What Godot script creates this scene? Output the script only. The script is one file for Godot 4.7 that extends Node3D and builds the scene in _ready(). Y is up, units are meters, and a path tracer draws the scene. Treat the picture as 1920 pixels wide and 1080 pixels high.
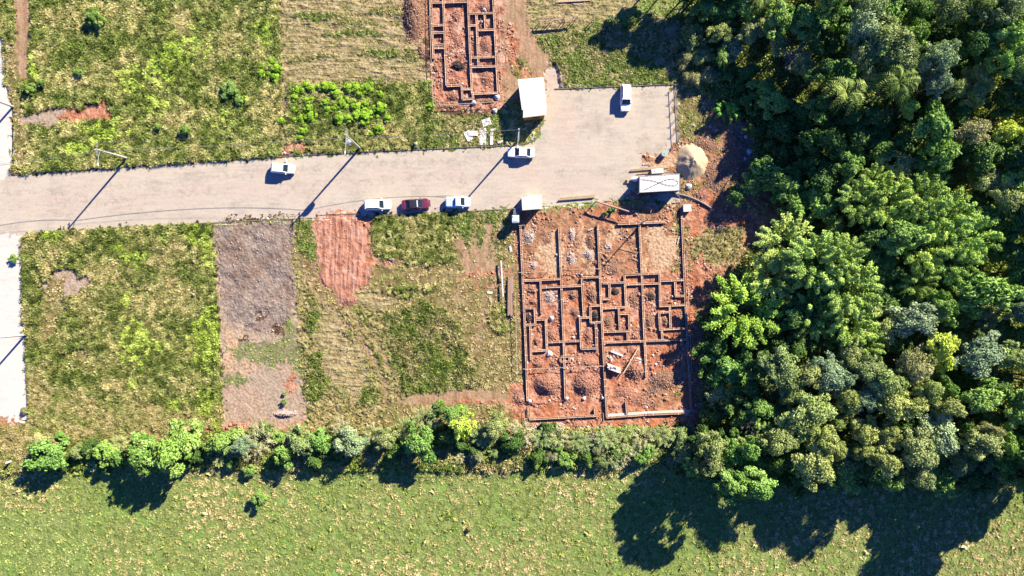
extends Node3D
# A drone's view of a new housing street: paved road, grass lots, foundations under way and a woodland edge.
# Plan coordinates: the survey grid has 11.2 units to the metre, its origin is 960,540 to the north-west of the place under the camera. x is east, z is south, y is up.

const K := 11.2
const HIGH := 118.0
const TW := 2016
const TH := 1176
const MARGIN := 48
const CELL := 0.25
const GX0 := -90.0
const GZ0 := -52.5
const GNX := 721
const GNZ := 421

var taken := {}
var mats := {}
var region := PackedByteArray()
var heights := PackedFloat32Array()
var rows := PackedByteArray()
var rng := RandomNumberGenerator.new()


class Shape:
	var v := PackedVector3Array()
	var n := PackedVector3Array()
	var c := PackedColorArray()

	func tri(a: Vector3, b: Vector3, d: Vector3, col := Color.WHITE) -> void:
		var m := (d - a).cross(b - a).normalized()
		v.append(a); v.append(b); v.append(d)
		n.append(m); n.append(m); n.append(m)
		c.append(col); c.append(col); c.append(col)

	func smooth(a: Vector3, b: Vector3, d: Vector3, na: Vector3, nb: Vector3, nd: Vector3, col := Color.WHITE) -> void:
		var m := (d - a).cross(b - a)
		if m.dot(na + nb + nd) < 0.0:
			v.append(a); v.append(d); v.append(b)
			n.append(na); n.append(nd); n.append(nb)
		else:
			v.append(a); v.append(b); v.append(d)
			n.append(na); n.append(nb); n.append(nd)
		c.append(col); c.append(col); c.append(col)

	func face(a: Vector3, b: Vector3, d: Vector3, e: Vector3, out: Vector3, col := Color.WHITE) -> void:
		if (d - a).cross(b - a).dot(out) < 0.0:
			tri(a, e, d, col); tri(a, d, b, col)
		else:
			tri(a, b, d, col); tri(a, d, e, col)

	func hexa(p: Array, col := Color.WHITE) -> void: # eight corners: four below, four above, the same way round
		var mid := Vector3.ZERO
		for q in p: mid += q / 8.0
		for f in [[0, 1, 2, 3], [4, 5, 6, 7], [0, 1, 5, 4], [1, 2, 6, 5], [2, 3, 7, 6], [3, 0, 4, 7]]:
			face(p[f[0]], p[f[1]], p[f[2]], p[f[3]], (p[f[0]] + p[f[1]] + p[f[2]] + p[f[3]]) / 4.0 - mid, col)

	func box(mid: Vector3, size: Vector3, turn := 0.0, col := Color.WHITE, taper := 0.0) -> void:
		var h := size / 2.0
		var t := 1.0 - taper
		var p := []
		for q in [[-1, -1], [1, -1], [1, 1], [-1, 1]]:
			p.append(mid + Vector3(q[0] * h.x, -h.y, q[1] * h.z).rotated(Vector3.UP, turn))
		for q in [[-1, -1], [1, -1], [1, 1], [-1, 1]]:
			p.append(mid + Vector3(q[0] * h.x * t, h.y, q[1] * h.z * t).rotated(Vector3.UP, turn))
		hexa(p, col)

	func beam(a: Vector3, b: Vector3, wide: float, tall: float, col := Color.WHITE) -> void: # a straight bar between two points
		var along := (b - a).normalized()
		var side := along.cross(Vector3.UP)
		if side.length() < 0.05: side = Vector3.RIGHT
		side = side.normalized() * wide / 2.0
		var up := side.cross(along).normalized() * tall / 2.0
		hexa([a - side - up, b - side - up, b + side - up, a + side - up, a - side + up, b - side + up, b + side + up, a + side + up], col)

	func tube(pts: Array, radii: Array, sides := 6, col := Color.WHITE, capped := true) -> void:
		var rings := []
		var outs := []
		var aside := Vector3.ZERO
		for i in pts.size():
			var t: Vector3 = (pts[mini(i + 1, pts.size() - 1)] - pts[maxi(i - 1, 0)]).normalized()
			if aside == Vector3.ZERO:
				aside = t.cross(Vector3.RIGHT if absf(t.x) < 0.8 else Vector3.FORWARD).normalized()
			aside = (aside - t * aside.dot(t)).normalized()
			var other := t.cross(aside)
			var ring := []
			var out := []
			for k in sides:
				var a := TAU * k / sides
				var d := aside * cos(a) + other * sin(a)
				ring.append(pts[i] + d * radii[i]); out.append(d)
			rings.append(ring); outs.append(out)
		for i in pts.size() - 1:
			for k in sides:
				var m := (k + 1) % sides
				smooth(rings[i][k], rings[i][m], rings[i + 1][m], outs[i][k], outs[i][m], outs[i][m], col)
				smooth(rings[i][k], rings[i + 1][m], rings[i + 1][k], outs[i][k], outs[i][m], outs[i][k], col)
		if capped:
			for i in [0, pts.size() - 1]:
				var outward: Vector3 = (pts[0] - pts[1]) if i == 0 else (pts[i] - pts[i - 1])
				for k in sides:
					smooth(pts[i], rings[i][k], rings[i][(k + 1) % sides], outward.normalized(), outward.normalized(), outward.normalized(), col)

	func mesh(m: Material) -> ArrayMesh:
		var a := []
		a.resize(Mesh.ARRAY_MAX)
		a[Mesh.ARRAY_VERTEX] = v
		a[Mesh.ARRAY_NORMAL] = n
		a[Mesh.ARRAY_COLOR] = c
		var r := ArrayMesh.new()
		r.add_surface_from_arrays(Mesh.PRIMITIVE_TRIANGLES, a)
		r.surface_set_material(0, m)
		return r

	func mesh_with(m: Material, other: Shape, m2: Material) -> ArrayMesh: # two materials on one piece
		var r := mesh(m)
		var a := []
		a.resize(Mesh.ARRAY_MAX)
		a[Mesh.ARRAY_VERTEX] = other.v
		a[Mesh.ARRAY_NORMAL] = other.n
		a[Mesh.ARRAY_COLOR] = other.c
		r.add_surface_from_arrays(Mesh.PRIMITIVE_TRIANGLES, a)
		r.surface_set_material(1, m2)
		return r


func g(px: float, py: float, y := 0.0) -> Vector3: # survey grid to metres; what stands y above the ground leans outward in a survey photograph
	var s := (HIGH - y) / HIGH / K
	return Vector3((px - 960.0) * s, y, (py - 540.0) * s)


func land(x: float, z: float) -> float:
	var fx := clampf((x - GX0) / CELL, 0.0, GNX - 1.001)
	var fz := clampf((z - GZ0) / CELL, 0.0, GNZ - 1.001)
	var i := int(fx)
	var j := int(fz)
	var k := j * GNX + i
	fx -= i; fz -= j
	return lerpf(lerpf(heights[k], heights[k + 1], fx), lerpf(heights[k + GNX], heights[k + GNX + 1], fx), fz)


func on(px: float, py: float, sink := 0.0) -> Vector3:
	var p := g(px, py)
	p.y = land(p.x, p.z) - sink
	return p


func lin(r: float, gr: float, b: float, times := 1.0) -> Color: # a colour as 0..255 values, made linear
	var c := Color(r / 255.0, gr / 255.0, b / 255.0).srgb_to_linear()
	return Color(c.r * times, c.g * times, c.b * times)


func paint(key: String, albedo: Color, rough := 0.8, metal := 0.0) -> StandardMaterial3D: # linear base colour
	if not mats.has(key):
		var m := StandardMaterial3D.new()
		m.resource_name = key
		m.albedo_color = albedo.linear_to_srgb()
		m.roughness = rough
		m.metallic = metal
		m.vertex_color_use_as_albedo = true
		mats[key] = m
	return mats[key]


func grained(key: String, albedo: Color, rough: float, freq: float, low: float, stretch := Vector3.ONE, relief := 0.0) -> StandardMaterial3D: # base colour broken up by a noise, in metres of the thing itself
	if not mats.has(key):
		var m := paint(key, albedo, rough)
		var f := FastNoiseLite.new()
		f.seed = key.hash() % 1000
		f.frequency = freq
		f.fractal_octaves = 4
		var t := NoiseTexture2D.new()
		t.width = 256; t.height = 256
		t.seamless = true
		t.noise = f
		var ramp := Gradient.new()
		ramp.set_color(0, Color(low, low, low)); ramp.set_color(1, Color.WHITE)
		ramp.set_offset(0, 0.25); ramp.set_offset(1, 0.75)
		t.color_ramp = ramp
		m.albedo_texture = t
		m.uv1_triplanar = true
		m.uv1_scale = stretch
		if relief > 0.0:
			m.heightmap_enabled = true
			m.heightmap_texture = t
			m.heightmap_scale = relief
	return mats[key]


func numbered(called: String) -> String:
	if not taken.has(called):
		taken[called] = 0
		return called
	taken[called] += 1
	return "%s_%03d" % [called, taken[called]]


func tag(o: Node3D, label: String, category: String, group := "", kind := "") -> Node3D:
	o.set_meta("label", label)
	if category: o.set_meta("category", category)
	if group: o.set_meta("group", group)
	if kind: o.set_meta("kind", kind)
	return o


func thing(called: String, label: String, category: String, at := Vector3.ZERO, turn := 0.0, group := "") -> Node3D:
	var o := Node3D.new()
	o.name = numbered(called)
	add_child(o)
	o.position = at
	o.rotation.y = turn
	tag(o, label, category, group)
	return o


func part(called: String, m: Mesh, parent: Node3D = null, at := Vector3.ZERO) -> MeshInstance3D:
	var o := MeshInstance3D.new()
	o.mesh = m
	if parent == null:
		o.name = numbered(called)
		add_child(o)
	else:
		var k := 0
		for ch in parent.get_children():
			if String(ch.name).begins_with(called): k += 1
		o.name = called if k == 0 else "%s_%03d" % [called, k]
		parent.add_child(o, true)
	o.position = at
	return o


func structure(called: String, m: Mesh, label: String) -> MeshInstance3D:
	var o := part(called, m)
	o.set_meta("kind", "structure")
	o.set_meta("label", label)
	return o


func scatter(called: String, m: Mesh, buffer: PackedFloat32Array, label: String, category: String) -> void:
	var mm := MultiMesh.new()
	mm.transform_format = MultiMesh.TRANSFORM_3D
	mm.use_colors = true
	mm.mesh = m
	mm.instance_count = buffer.size() / 16
	mm.buffer = buffer
	var o := MultiMeshInstance3D.new()
	o.multimesh = mm
	o.name = numbered(called)
	add_child(o)
	tag(o, label, category, "", "stuff")


func put(buffer: PackedFloat32Array, at: Vector3, turn: float, s: float, sy: float, c: Color) -> void:
	var co := cos(turn) * s
	var si := sin(turn) * s
	buffer.append_array([co, 0.0, si, at.x, 0.0, sy, 0.0, at.y, -si, 0.0, co, at.z, c.r, c.g, c.b, 1.0])


func numbers(text: String) -> PackedFloat32Array:
	return PackedFloat32Array(Array(text.replace(" ", ",").split_floats(",", false)))


func fill(id: int, text: String) -> void: # one polygon of the survey, as x,y pairs
	var p := numbers(text)
	var count := p.size() / 2
	var y0 := 1e9
	var y1 := -1e9
	for i in count:
		y0 = minf(y0, p[i * 2 + 1]); y1 = maxf(y1, p[i * 2 + 1])
	for y in range(maxi(0, int(y0) + MARGIN), mini(TH - 1, int(y1) + MARGIN) + 1):
		var fy := y - MARGIN + 0.5
		var xs: Array[float] = []
		for i in count:
			var j := (i + 1) % count
			var ay := p[i * 2 + 1]
			var by := p[j * 2 + 1]
			if (ay <= fy) != (by <= fy):
				xs.append(p[i * 2] + (fy - ay) / (by - ay) * (p[j * 2] - p[i * 2]))
		xs.sort()
		for k in range(0, xs.size() - 1, 2):
			var row := y * TW
			for x in range(maxi(0, int(xs[k]) + MARGIN), mini(TW - 1, int(xs[k + 1]) + MARGIN) + 1):
				region[row + x] = id


func ellipse(id: int, text: String) -> void: # x, y, two radii and a turn in degrees, several to a text
	var p := numbers(text)
	for i in range(0, p.size(), 5):
		var t := ""
		for k in 18:
			var a := TAU * k / 18.0
			var q := Vector2(cos(a) * p[i + 2], sin(a) * p[i + 3]).rotated(deg_to_rad(p[i + 4])) * (1.0 + 0.16 * sin(a * 3.0 + p[i]) + 0.1 * sin(a * 5.0 + p[i + 1]))
			t += "%f,%f " % [p[i] + q.x, p[i + 1] + q.y]
		fill(id, t)


func track(id: int, text: String, wide: float) -> void: # a worn line through the points
	var p := numbers(text)
	for i in range(0, p.size() - 2, 2):
		var a := Vector2(p[i], p[i + 1])
		var b := Vector2(p[i + 2], p[i + 3])
		var s := (b - a).normalized().orthogonal() * wide / 2.0
		fill(id, "%f,%f %f,%f %f,%f %f,%f" % [a.x + s.x, a.y + s.y, b.x + s.x, b.y + s.y, b.x - s.x, b.y - s.y, a.x - s.x, a.y - s.y])


func noise_bytes(freq: float, octaves: int, sd: int, wide := 1.0, tall := 1.0, kind := FastNoiseLite.TYPE_SIMPLEX_SMOOTH, warp := 0.0) -> PackedByteArray:
	var f := FastNoiseLite.new()
	f.seed = sd
	f.noise_type = kind
	f.frequency = freq
	f.fractal_octaves = octaves
	f.fractal_gain = 0.6
	if kind == FastNoiseLite.TYPE_CELLULAR:
		f.cellular_return_type = FastNoiseLite.RETURN_DISTANCE
	if warp > 0.0:
		f.domain_warp_enabled = true
		f.domain_warp_amplitude = warp
		f.domain_warp_frequency = 0.006
	var im := f.get_image(int(TW / wide), int(TH / tall), false, false, true)
	if wide > 1.0 or tall > 1.0:
		im.resize(TW, TH, Image.INTERPOLATE_CUBIC)
	im.convert(Image.FORMAT_L8)
	return im.get_data()

enum {PASTURE, ROUGH, DRY, PATH, CLAY, EARTH, SAND, GRAVEL, BEIGE, WOOD, GREEN, ROAD, STREET, STAIN, MOSS, WORN, MUD, PINK, SCRUB, RUTS, PALEROUGH, SOILED}


func survey() -> void:
	region.resize(TW * TH)
	region.fill(PASTURE)
	# the woodland floor and the clearing beside it
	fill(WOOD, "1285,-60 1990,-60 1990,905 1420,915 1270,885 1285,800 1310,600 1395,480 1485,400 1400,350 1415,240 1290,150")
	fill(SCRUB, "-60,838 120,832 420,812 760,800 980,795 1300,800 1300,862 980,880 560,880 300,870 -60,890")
	# lots north of the road
	fill(ROUGH, "-60,-60 526,-60 526,292 100,322 20,330 -60,340")
	fill(PATH, "24,-60 56,-60 60,70 55,142 40,160 30,90")
	fill(WORN, "12,60 28,80 40,170 60,245 50,300 28,310 14,200")
	ellipse(BEIGE, "80,222,42,16,-6 112,214,26,13,-14")
	ellipse(CLAY, "140,215,30,14,10 168,212,28,17,-10 195,205,12,18,0 200,218,15,11,0")
	fill(DRY, "521,-60 806,-60 806,156 690,160 562,158 548,200 546,262 528,262 528,160")
	ellipse(GREEN, "660,62,50,5,-2 700,150,24,4,0 660,42,30,4,0 720,100,50,6,0 590,108,40,5,-4 770,105,30,6,0 600,30,50,6,0 740,20,40,8,0")
	fill(ROUGH, "540,158 806,156 806,278 540,288")
	fill(GREEN, "806,206 940,206 945,274 806,280")
	ellipse(CLAY, "555,274,24,8,0 535,285,10,8,0")
	fill(PATH, "946,-60 990,-60 1000,60 1030,110 1072,168 940,190")
	fill(DRY, "985,-60 1200,-60 1190,20 1110,46 1000,74 990,40")
	fill(GREEN, "1008,74 1110,50 1190,30 1300,20 1290,160 1064,168 1040,110")
	ellipse(DRY, "1150,142,14,6,-10 1120,135,10,6,0 1230,110,30,10,20 1260,60,20,20,0 1070,90,30,6,0")
	fill(GREEN, "955,104 975,108 1000,140 985,150 962,135")
	fill(PINK, "795,-60 945,-60 940,170 950,206 815,208 802,100")
	fill(EARTH, "752,-60 800,-60 800,70 790,78 765,60")
	ellipse(MUD, "870,212,60,5,-1 800,100,8,30,0")
	ellipse(CLAY, "985,138,14,9,50 960,90,10,40,-8")
	# the woods' clearing and the building site
	fill(EARTH, "1268,160 1320,180 1420,235 1412,330 1485,400 1400,480 1330,560 1318,800 1270,800 1280,390 1262,300")
	fill(WORN, "1268,160 1310,176 1330,230 1300,262 1272,262")
	fill(CLAY, "1290,402 1400,398 1440,420 1380,470 1330,520 1300,500")
	fill(PALEROUGH, "1318,430 1400,425 1385,480 1335,500 1312,480")
	ellipse(CLAY, "1320,385,34,22,0 1312,525,14,46,0")
	ellipse(PALEROUGH, "1306,452,12,8,0 1303,470,10,14,0")
	fill(EARTH, "950,396 1290,380 1300,520 1310,800 985,806 976,640 966,520")
	fill(CLAY, "978,520 1300,510 1312,800 985,806 978,640")
	ellipse(CLAY, "1145,395,30,14,10 1290,400,16,20,0 1180,412,20,10,0")
	ellipse(SAND, "1035,480,26,40,0 1100,470,14,46,-10 1240,470,28,46,8 1225,440,16,20,0 1205,500,10,14,0 1150,440,10,18,30")
	ellipse(PINK, "1005,590,12,20,0 1040,560,16,22,0 1110,690,20,16,0 1150,600,12,26,0 1200,570,12,30,0 1230,570,10,20,0 1040,620,14,18,0 1170,660,26,14,0 1185,690,22,16,0 1040,710,30,20,0 1100,715,30,20,0")
	ellipse(EARTH, "1090,500,14,14,0 1180,440,16,18,0 1240,740,40,26,0 1075,530,20,10,0")
	# lots south of the road
	fill(ROUGH, "30,436 396,418 410,560 418,700 428,806 260,826 60,836 50,640")
	ellipse(BEIGE, "118,532,38,28,-10 104,572,22,20,30 152,528,28,13,0")
	ellipse(WORN, "100,560,22,40,10 150,665,24,12,0 90,610,18,30,0")
	fill(PALEROUGH, "-60,792 46,798 150,800 210,826 100,850 30,876 -60,890")
	fill(PALEROUGH, "52,700 140,740 330,760 420,780 424,806 260,826 60,832")
	ellipse(CLAY, "290,810,14,5,0 385,808,20,5,-8")
	fill(BEIGE, "398,420 545,414 560,640 578,792 540,806 420,812 410,620")
	fill(GRAVEL, "402,424 544,416 550,560 540,615 480,622 425,600 412,520")
	ellipse(MOSS, "500,662,50,22,5 448,662,26,12,0 540,640,18,40,5 440,712,26,10,0 560,680,10,26,0")
	ellipse(SAND, "436,640,14,14,0 462,690,12,10,0 430,680,10,22,0")
	ellipse(MUD, "520,618,12,8,0 458,636,10,5,0 486,592,8,10,0")
	ellipse(CLAY, "452,802,40,7,4 545,720,8,18,0 560,806,40,7,0")
	fill(WORN, "546,412 700,404 955,394 970,520 976,640 985,800 860,800 700,806 578,796 562,640")
	fill(PALEROUGH, "556,480 600,560 660,590 720,560 740,660 760,740 700,800 578,796 560,620")
	fill(GREEN, "556,418 592,414 604,460 590,490 560,470")
	ellipse(GREEN, "600,700,24,50,20 640,640,30,20,20 680,740,30,18,0 590,610,14,24,0")
	fill(ROUGH, "692,404 846,398 850,490 800,498 724,490 700,470")
	fill(GREEN, "846,396 950,392 942,450 926,472 898,470 880,474 862,440")
	fill(GREEN, "728,592 790,566 842,586 866,640 896,706 902,722 764,738 740,680")
	ellipse(ROUGH, "770,545,50,10,-4 935,600,14,26,0")
	ellipse(DRY, "650,690,40,60,-20 620,620,30,40,-30 700,560,50,18,10")
	ellipse(WORN, "835,650,10,36,-20")
	fill(PATH, "760,740 900,728 955,736 960,756 770,762")
	ellipse(PATH, "870,480,8,44,-12 893,464,5,40,-6 914,452,6,44,10 912,510,50,20,0")
	ellipse(CLAY, "915,513,44,4,-3 915,538,46,4,-2 905,754,52,3,1")
	ellipse(WORN, "930,690,36,40,0 890,540,60,24,0")
	fill(RUTS, "585,398 620,392 676,392 692,440 702,500 694,530 664,548 655,574 636,576 628,548 604,530 592,470")
	ellipse(CLAY, "720,490,40,6,0 690,412,9,24,0 975,750,26,30,0 985,775,20,16,0")
	ellipse(MUD, "470,410,60,4,-2 700,560,0,0,0")
	track(PATH, "897,398 890,440 880,490 860,540 850,580", 5)
	track(PATH, "912,398 908,440 903,480 890,540", 5)
	track(PATH, "945,398 930,440 918,480 915,520 905,600 890,660", 6)
	track(PATH, "862,440 876,480 900,520 930,560", 5)
	track(PATH, "560,490 585,540 630,590 680,640 712,700 730,760", 5)
	track(PATH, "575,480 610,540 660,590 705,640 735,700 752,750", 4)
	track(PATH, "560,600 590,650 620,720 640,790", 4)
	track(WORN, "720,560 770,545 830,560 870,600 900,660 925,720", 8)
	track(PATH, "740,755 800,742 880,738 960,745", 6)
	track(CLAY, "860,516 905,514 965,511", 3)
	track(CLAY, "870,541 905,539 968,536", 3)
	# the road, and what has been tracked onto it
	fill(ROAD, "-60,334 100,321 300,308 500,295 700,284 930,274 984,270 1004,262 1012,250 1014,232 1022,168 1262,158 1270,268 1268,300 1276,382 1190,374 960,392 700,405 400,418 200,428 52,438 46,445 -60,450")
	ellipse(MUD, "480,410,68,3,-3")
	track(SOILED, "0,362 200,352 500,322 760,306 990,296", 7)
	track(SOILED, "0,384 200,376 500,348 760,334 1000,328 1150,318", 7)
	ellipse(SOILED, "560,350,16,8,0 880,330,22,10,0 1120,230,30,18,0 1215,275,26,16,20 1180,330,26,10,0 1205,180,22,8,0 130,400,34,8,0 350,330,30,6,-4 860,300,20,7,0 1085,190,18,12,0")
	track(STAIN, "0,378 200,368 500,340 760,324 1000,318 1120,300", 9)
	track(STAIN, "0,398 200,390 500,362 760,348 1000,344 1160,330", 8)
	ellipse(STAIN, "640,394,50,7,-3 820,392,120,5,-2 1075,350,60,18,0 1060,240,20,50,5 955,380,30,10,0 1035,150,16,30,-10 985,330,60,10,0")
	ellipse(CLAY, "640,401,36,4,-2")
	ellipse(STAIN, "1040,372,10,3,0 1068,300,4,9,20 1078,262,7,4,0 1062,292,6,4,0 1085,282,8,5,20 1070,226,5,3,0 300,380,60,8,-4 150,350,40,6,0 450,350,50,10,0")
	fill(STREET, "-60,445 40,440 42,520 48,640 52,788 30,796 -60,786")
	fill(STREET, "-60,70 8,70 10,160 22,200 22,330 -60,340")
	ellipse(EARTH, "20,792,40,5,4 1240,310,40,12,20 1268,290,14,20,0 1200,366,30,8,0")
	ellipse(SAND, "1255,300,22,12,-10 1230,308,26,6,0")


func ramp(lut: Array, id: int, dark: Color, mid: Color, light: Color, other: Color, share: float) -> void: # 64 steps of the fine noise times 64 of the broad one
	for lo in 64:
		var w := clampf((lo / 63.0 - 0.42) * 3.2, 0.0, 1.0) * share
		for fi in 64:
			var t := clampf((fi / 63.0 - 0.5) * 1.7 + 0.5, 0.0, 1.0)
			var c := dark.lerp(mid, t * 2.0) if t < 0.5 else mid.lerp(light, t * 2.0 - 1.0)
			c = c.lerp(other * lerpf(0.8, 1.2, t), w)
			var k := (id << 12) | (lo << 6) | fi
			for ch in 3:
				lut[ch][k] = clampi(int(c[ch] * 255.0), 0, 255)


func tone(r: int, gr: int, b: int) -> Color:
	return Color(r / 255.0, gr / 255.0, b / 255.0)


func furrow(x: int, y: int) -> int: # where the mower's curved furrows run, as a place in the picture of rows
	var px := x - MARGIN
	var py := y - MARGIN
	if px < 540 or px > 780: return y * TW + x
	var d := Vector2(px - 830.0, py - 470.0)
	return clampi(int(d.length() * 1.2) + 60, 0, TH - 1) * TW + clampi(int((d.angle() + PI) * 320.0), 0, TW - 1)


func ground_material() -> StandardMaterial3D:
	var fine := noise_bytes(0.16, 4, 3)
	var medium := noise_bytes(0.045, 4, 21)
	var clods := noise_bytes(0.11, 2, 5, 1.0, 1.0, FastNoiseLite.TYPE_CELLULAR)
	rows = noise_bytes(0.13, 3, 7, 7.0, 1.0, FastNoiseLite.TYPE_SIMPLEX_SMOOTH, 26.0)
	var ruts := noise_bytes(0.1, 3, 9, 1.0, 9.0, FastNoiseLite.TYPE_SIMPLEX_SMOOTH, 14.0)
	var broad := noise_bytes(0.012, 3, 11)
	var warp_x := noise_bytes(0.06, 3, 13)
	var warp_y := noise_bytes(0.06, 3, 17)
	var lut := []
	for ch in 3:
		var a := PackedByteArray()
		a.resize(22 << 12)
		lut.append(a)
	ramp(lut, PASTURE, tone(108, 126, 66), tone(150, 168, 94), tone(178, 188, 122), tone(140, 172, 88), 0.8)
	ramp(lut, ROUGH, tone(50, 52, 28), tone(98, 98, 56), tone(152, 146, 98), tone(82, 94, 46), 0.7)
	ramp(lut, DRY, tone(128, 114, 78), tone(192, 174, 130), tone(224, 206, 164), tone(168, 160, 108), 0.6)
	ramp(lut, PATH, tone(156, 124, 92), tone(192, 162, 128), tone(214, 190, 158), tone(200, 160, 130), 0.5)
	ramp(lut, CLAY, tone(156, 94, 68), tone(218, 156, 122), tone(246, 206, 178), tone(202, 126, 90), 0.8)
	ramp(lut, EARTH, tone(128, 90, 64), tone(188, 142, 108), tone(222, 182, 148), tone(204, 144, 110), 0.7)
	ramp(lut, SAND, tone(190, 150, 114), tone(226, 192, 154), tone(242, 218, 188), tone(216, 172, 134), 0.4)
	ramp(lut, GRAVEL, tone(130, 114, 104), tone(170, 153, 139), tone(202, 188, 174), tone(152, 130, 114), 0.8)
	ramp(lut, BEIGE, tone(170, 146, 122), tone(198, 178, 154), tone(218, 202, 182), tone(208, 176, 150), 0.6)
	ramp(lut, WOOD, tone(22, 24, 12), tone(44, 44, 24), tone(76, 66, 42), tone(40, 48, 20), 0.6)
	ramp(lut, GREEN, tone(72, 84, 42), tone(116, 130, 68), tone(164, 166, 106), tone(106, 128, 58), 0.6)
	ramp(lut, ROAD, tone(200, 187, 167), tone(228, 215, 195), tone(242, 231, 214), tone(214, 203, 186), 0.8)
	ramp(lut, STREET, tone(236, 231, 218), tone(246, 242, 231), tone(250, 247, 239), tone(240, 234, 222), 0.5)
	ramp(lut, STAIN, tone(206, 188, 170), tone(225, 210, 193), tone(237, 224, 209), tone(226, 206, 187), 0.6)
	ramp(lut, MOSS, tone(116, 122, 84), tone(158, 154, 116), tone(190, 178, 146), tone(130, 144, 84), 0.6)
	ramp(lut, WORN, tone(112, 96, 62), tone(160, 142, 98), tone(196, 178, 134), tone(146, 138, 86), 0.6)
	ramp(lut, MUD, tone(70, 52, 42), tone(110, 88, 70), tone(140, 116, 96), tone(100, 80, 64), 0.4)
	ramp(lut, PINK, tone(134, 82, 62), tone(214, 160, 134), tone(244, 206, 184), tone(204, 136, 108), 0.6)
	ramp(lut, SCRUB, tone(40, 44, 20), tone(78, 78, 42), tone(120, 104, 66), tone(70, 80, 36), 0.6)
	ramp(lut, RUTS, tone(150, 92, 72), tone(218, 162, 136), tone(246, 208, 186), tone(206, 144, 118), 0.5)
	ramp(lut, PALEROUGH, tone(104, 94, 58), tone(182, 168, 116), tone(226, 210, 162), tone(156, 152, 96), 0.7)
	ramp(lut, SOILED, tone(188, 175, 156), tone(217, 204, 185), tone(232, 221, 205), tone(204, 192, 175), 0.7)
	var lr: PackedByteArray = lut[0]
	var lg: PackedByteArray = lut[1]
	var lb: PackedByteArray = lut[2]
	var relief := PackedInt32Array([24, 30, 60, 16, 40, 32, 20, 36, 14, 30, 26, 1, 0, 2, 16, 24, 10, 40, 34, 40, 70, 2])
	var coarse := PackedInt32Array([30, 40, 30, 16, 34, 34, 16, 18, 20, 40, 40, 6, 3, 5, 30, 40, 20, 50, 40, 20, 30, 20]) # share of the middle noise, in 64ths
	var rgb := PackedByteArray()
	rgb.resize(TW * TH * 3)
	var bump := PackedByteArray()
	bump.resize(TW * TH)
	var o := 0
	for y in TH:
		for x in TW:
			var k := y * TW + x
			var sx := clampi(x + ((warp_x[k] - 128) >> 3), 0, TW - 1)
			var sy := clampi(y + ((warp_y[k] - 128) >> 3), 0, TH - 1)
			var id := region[sy * TW + sx]
			var f := fine[k]
			if id == CLAY or id == PINK or id == GRAVEL or id == EARTH:
				f = (f + (255 - clods[k])) >> 1
			elif id == RUTS:
				f = (f + ruts[k] * 2) / 3
			elif id == DRY:
				f = (f + rows[k] * 2) / 3
			elif id == PATH:
				f = (f + ruts[k]) >> 1
			elif id == PALEROUGH:
				f = (f + rows[furrow(x, y)] * 2) / 3
			elif id == ROAD or id == STREET or id == STAIN or id == SOILED:
				f = (f + rows[k] + 256) >> 2
			var cs := coarse[id]
			f = (f * (64 - cs) + medium[k] * cs) >> 6
			var q := (id << 12) | ((broad[k] >> 2) << 6) | (f >> 2)
			rgb[o] = lr[q]
			rgb[o + 1] = lg[q]
			rgb[o + 2] = lb[q]
			o += 3
			bump[k] = clampi(128 + (((f - 128) * relief[id]) >> 5), 0, 255)
	var m := StandardMaterial3D.new()
	m.resource_name = "ground"
	m.albedo_texture = ImageTexture.create_from_image(Image.create_from_data(TW, TH, false, Image.FORMAT_RGB8, rgb))
	m.albedo_color = Color(0.43, 0.43, 0.43).linear_to_srgb()
	m.roughness = 0.95
	m.metallic_specular = 0.15
	m.texture_repeat = false
	m.heightmap_enabled = true
	m.heightmap_texture = ImageTexture.create_from_image(Image.create_from_data(TW, TH, false, Image.FORMAT_L8, bump))
	m.heightmap_scale = 26.0
	return m


func uv_of(x: float, z: float) -> Vector2:
	return Vector2((x * K + 960.0 + MARGIN) / TW, (z * K + 540.0 + MARGIN) / TH)


func id_at(x: float, z: float) -> int:
	var i := clampi(int(x * K + 960.0) + MARGIN, 0, TW - 1)
	var j := clampi(int(z * K + 540.0) + MARGIN, 0, TH - 1)
	return region[j * TW + i]


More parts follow.
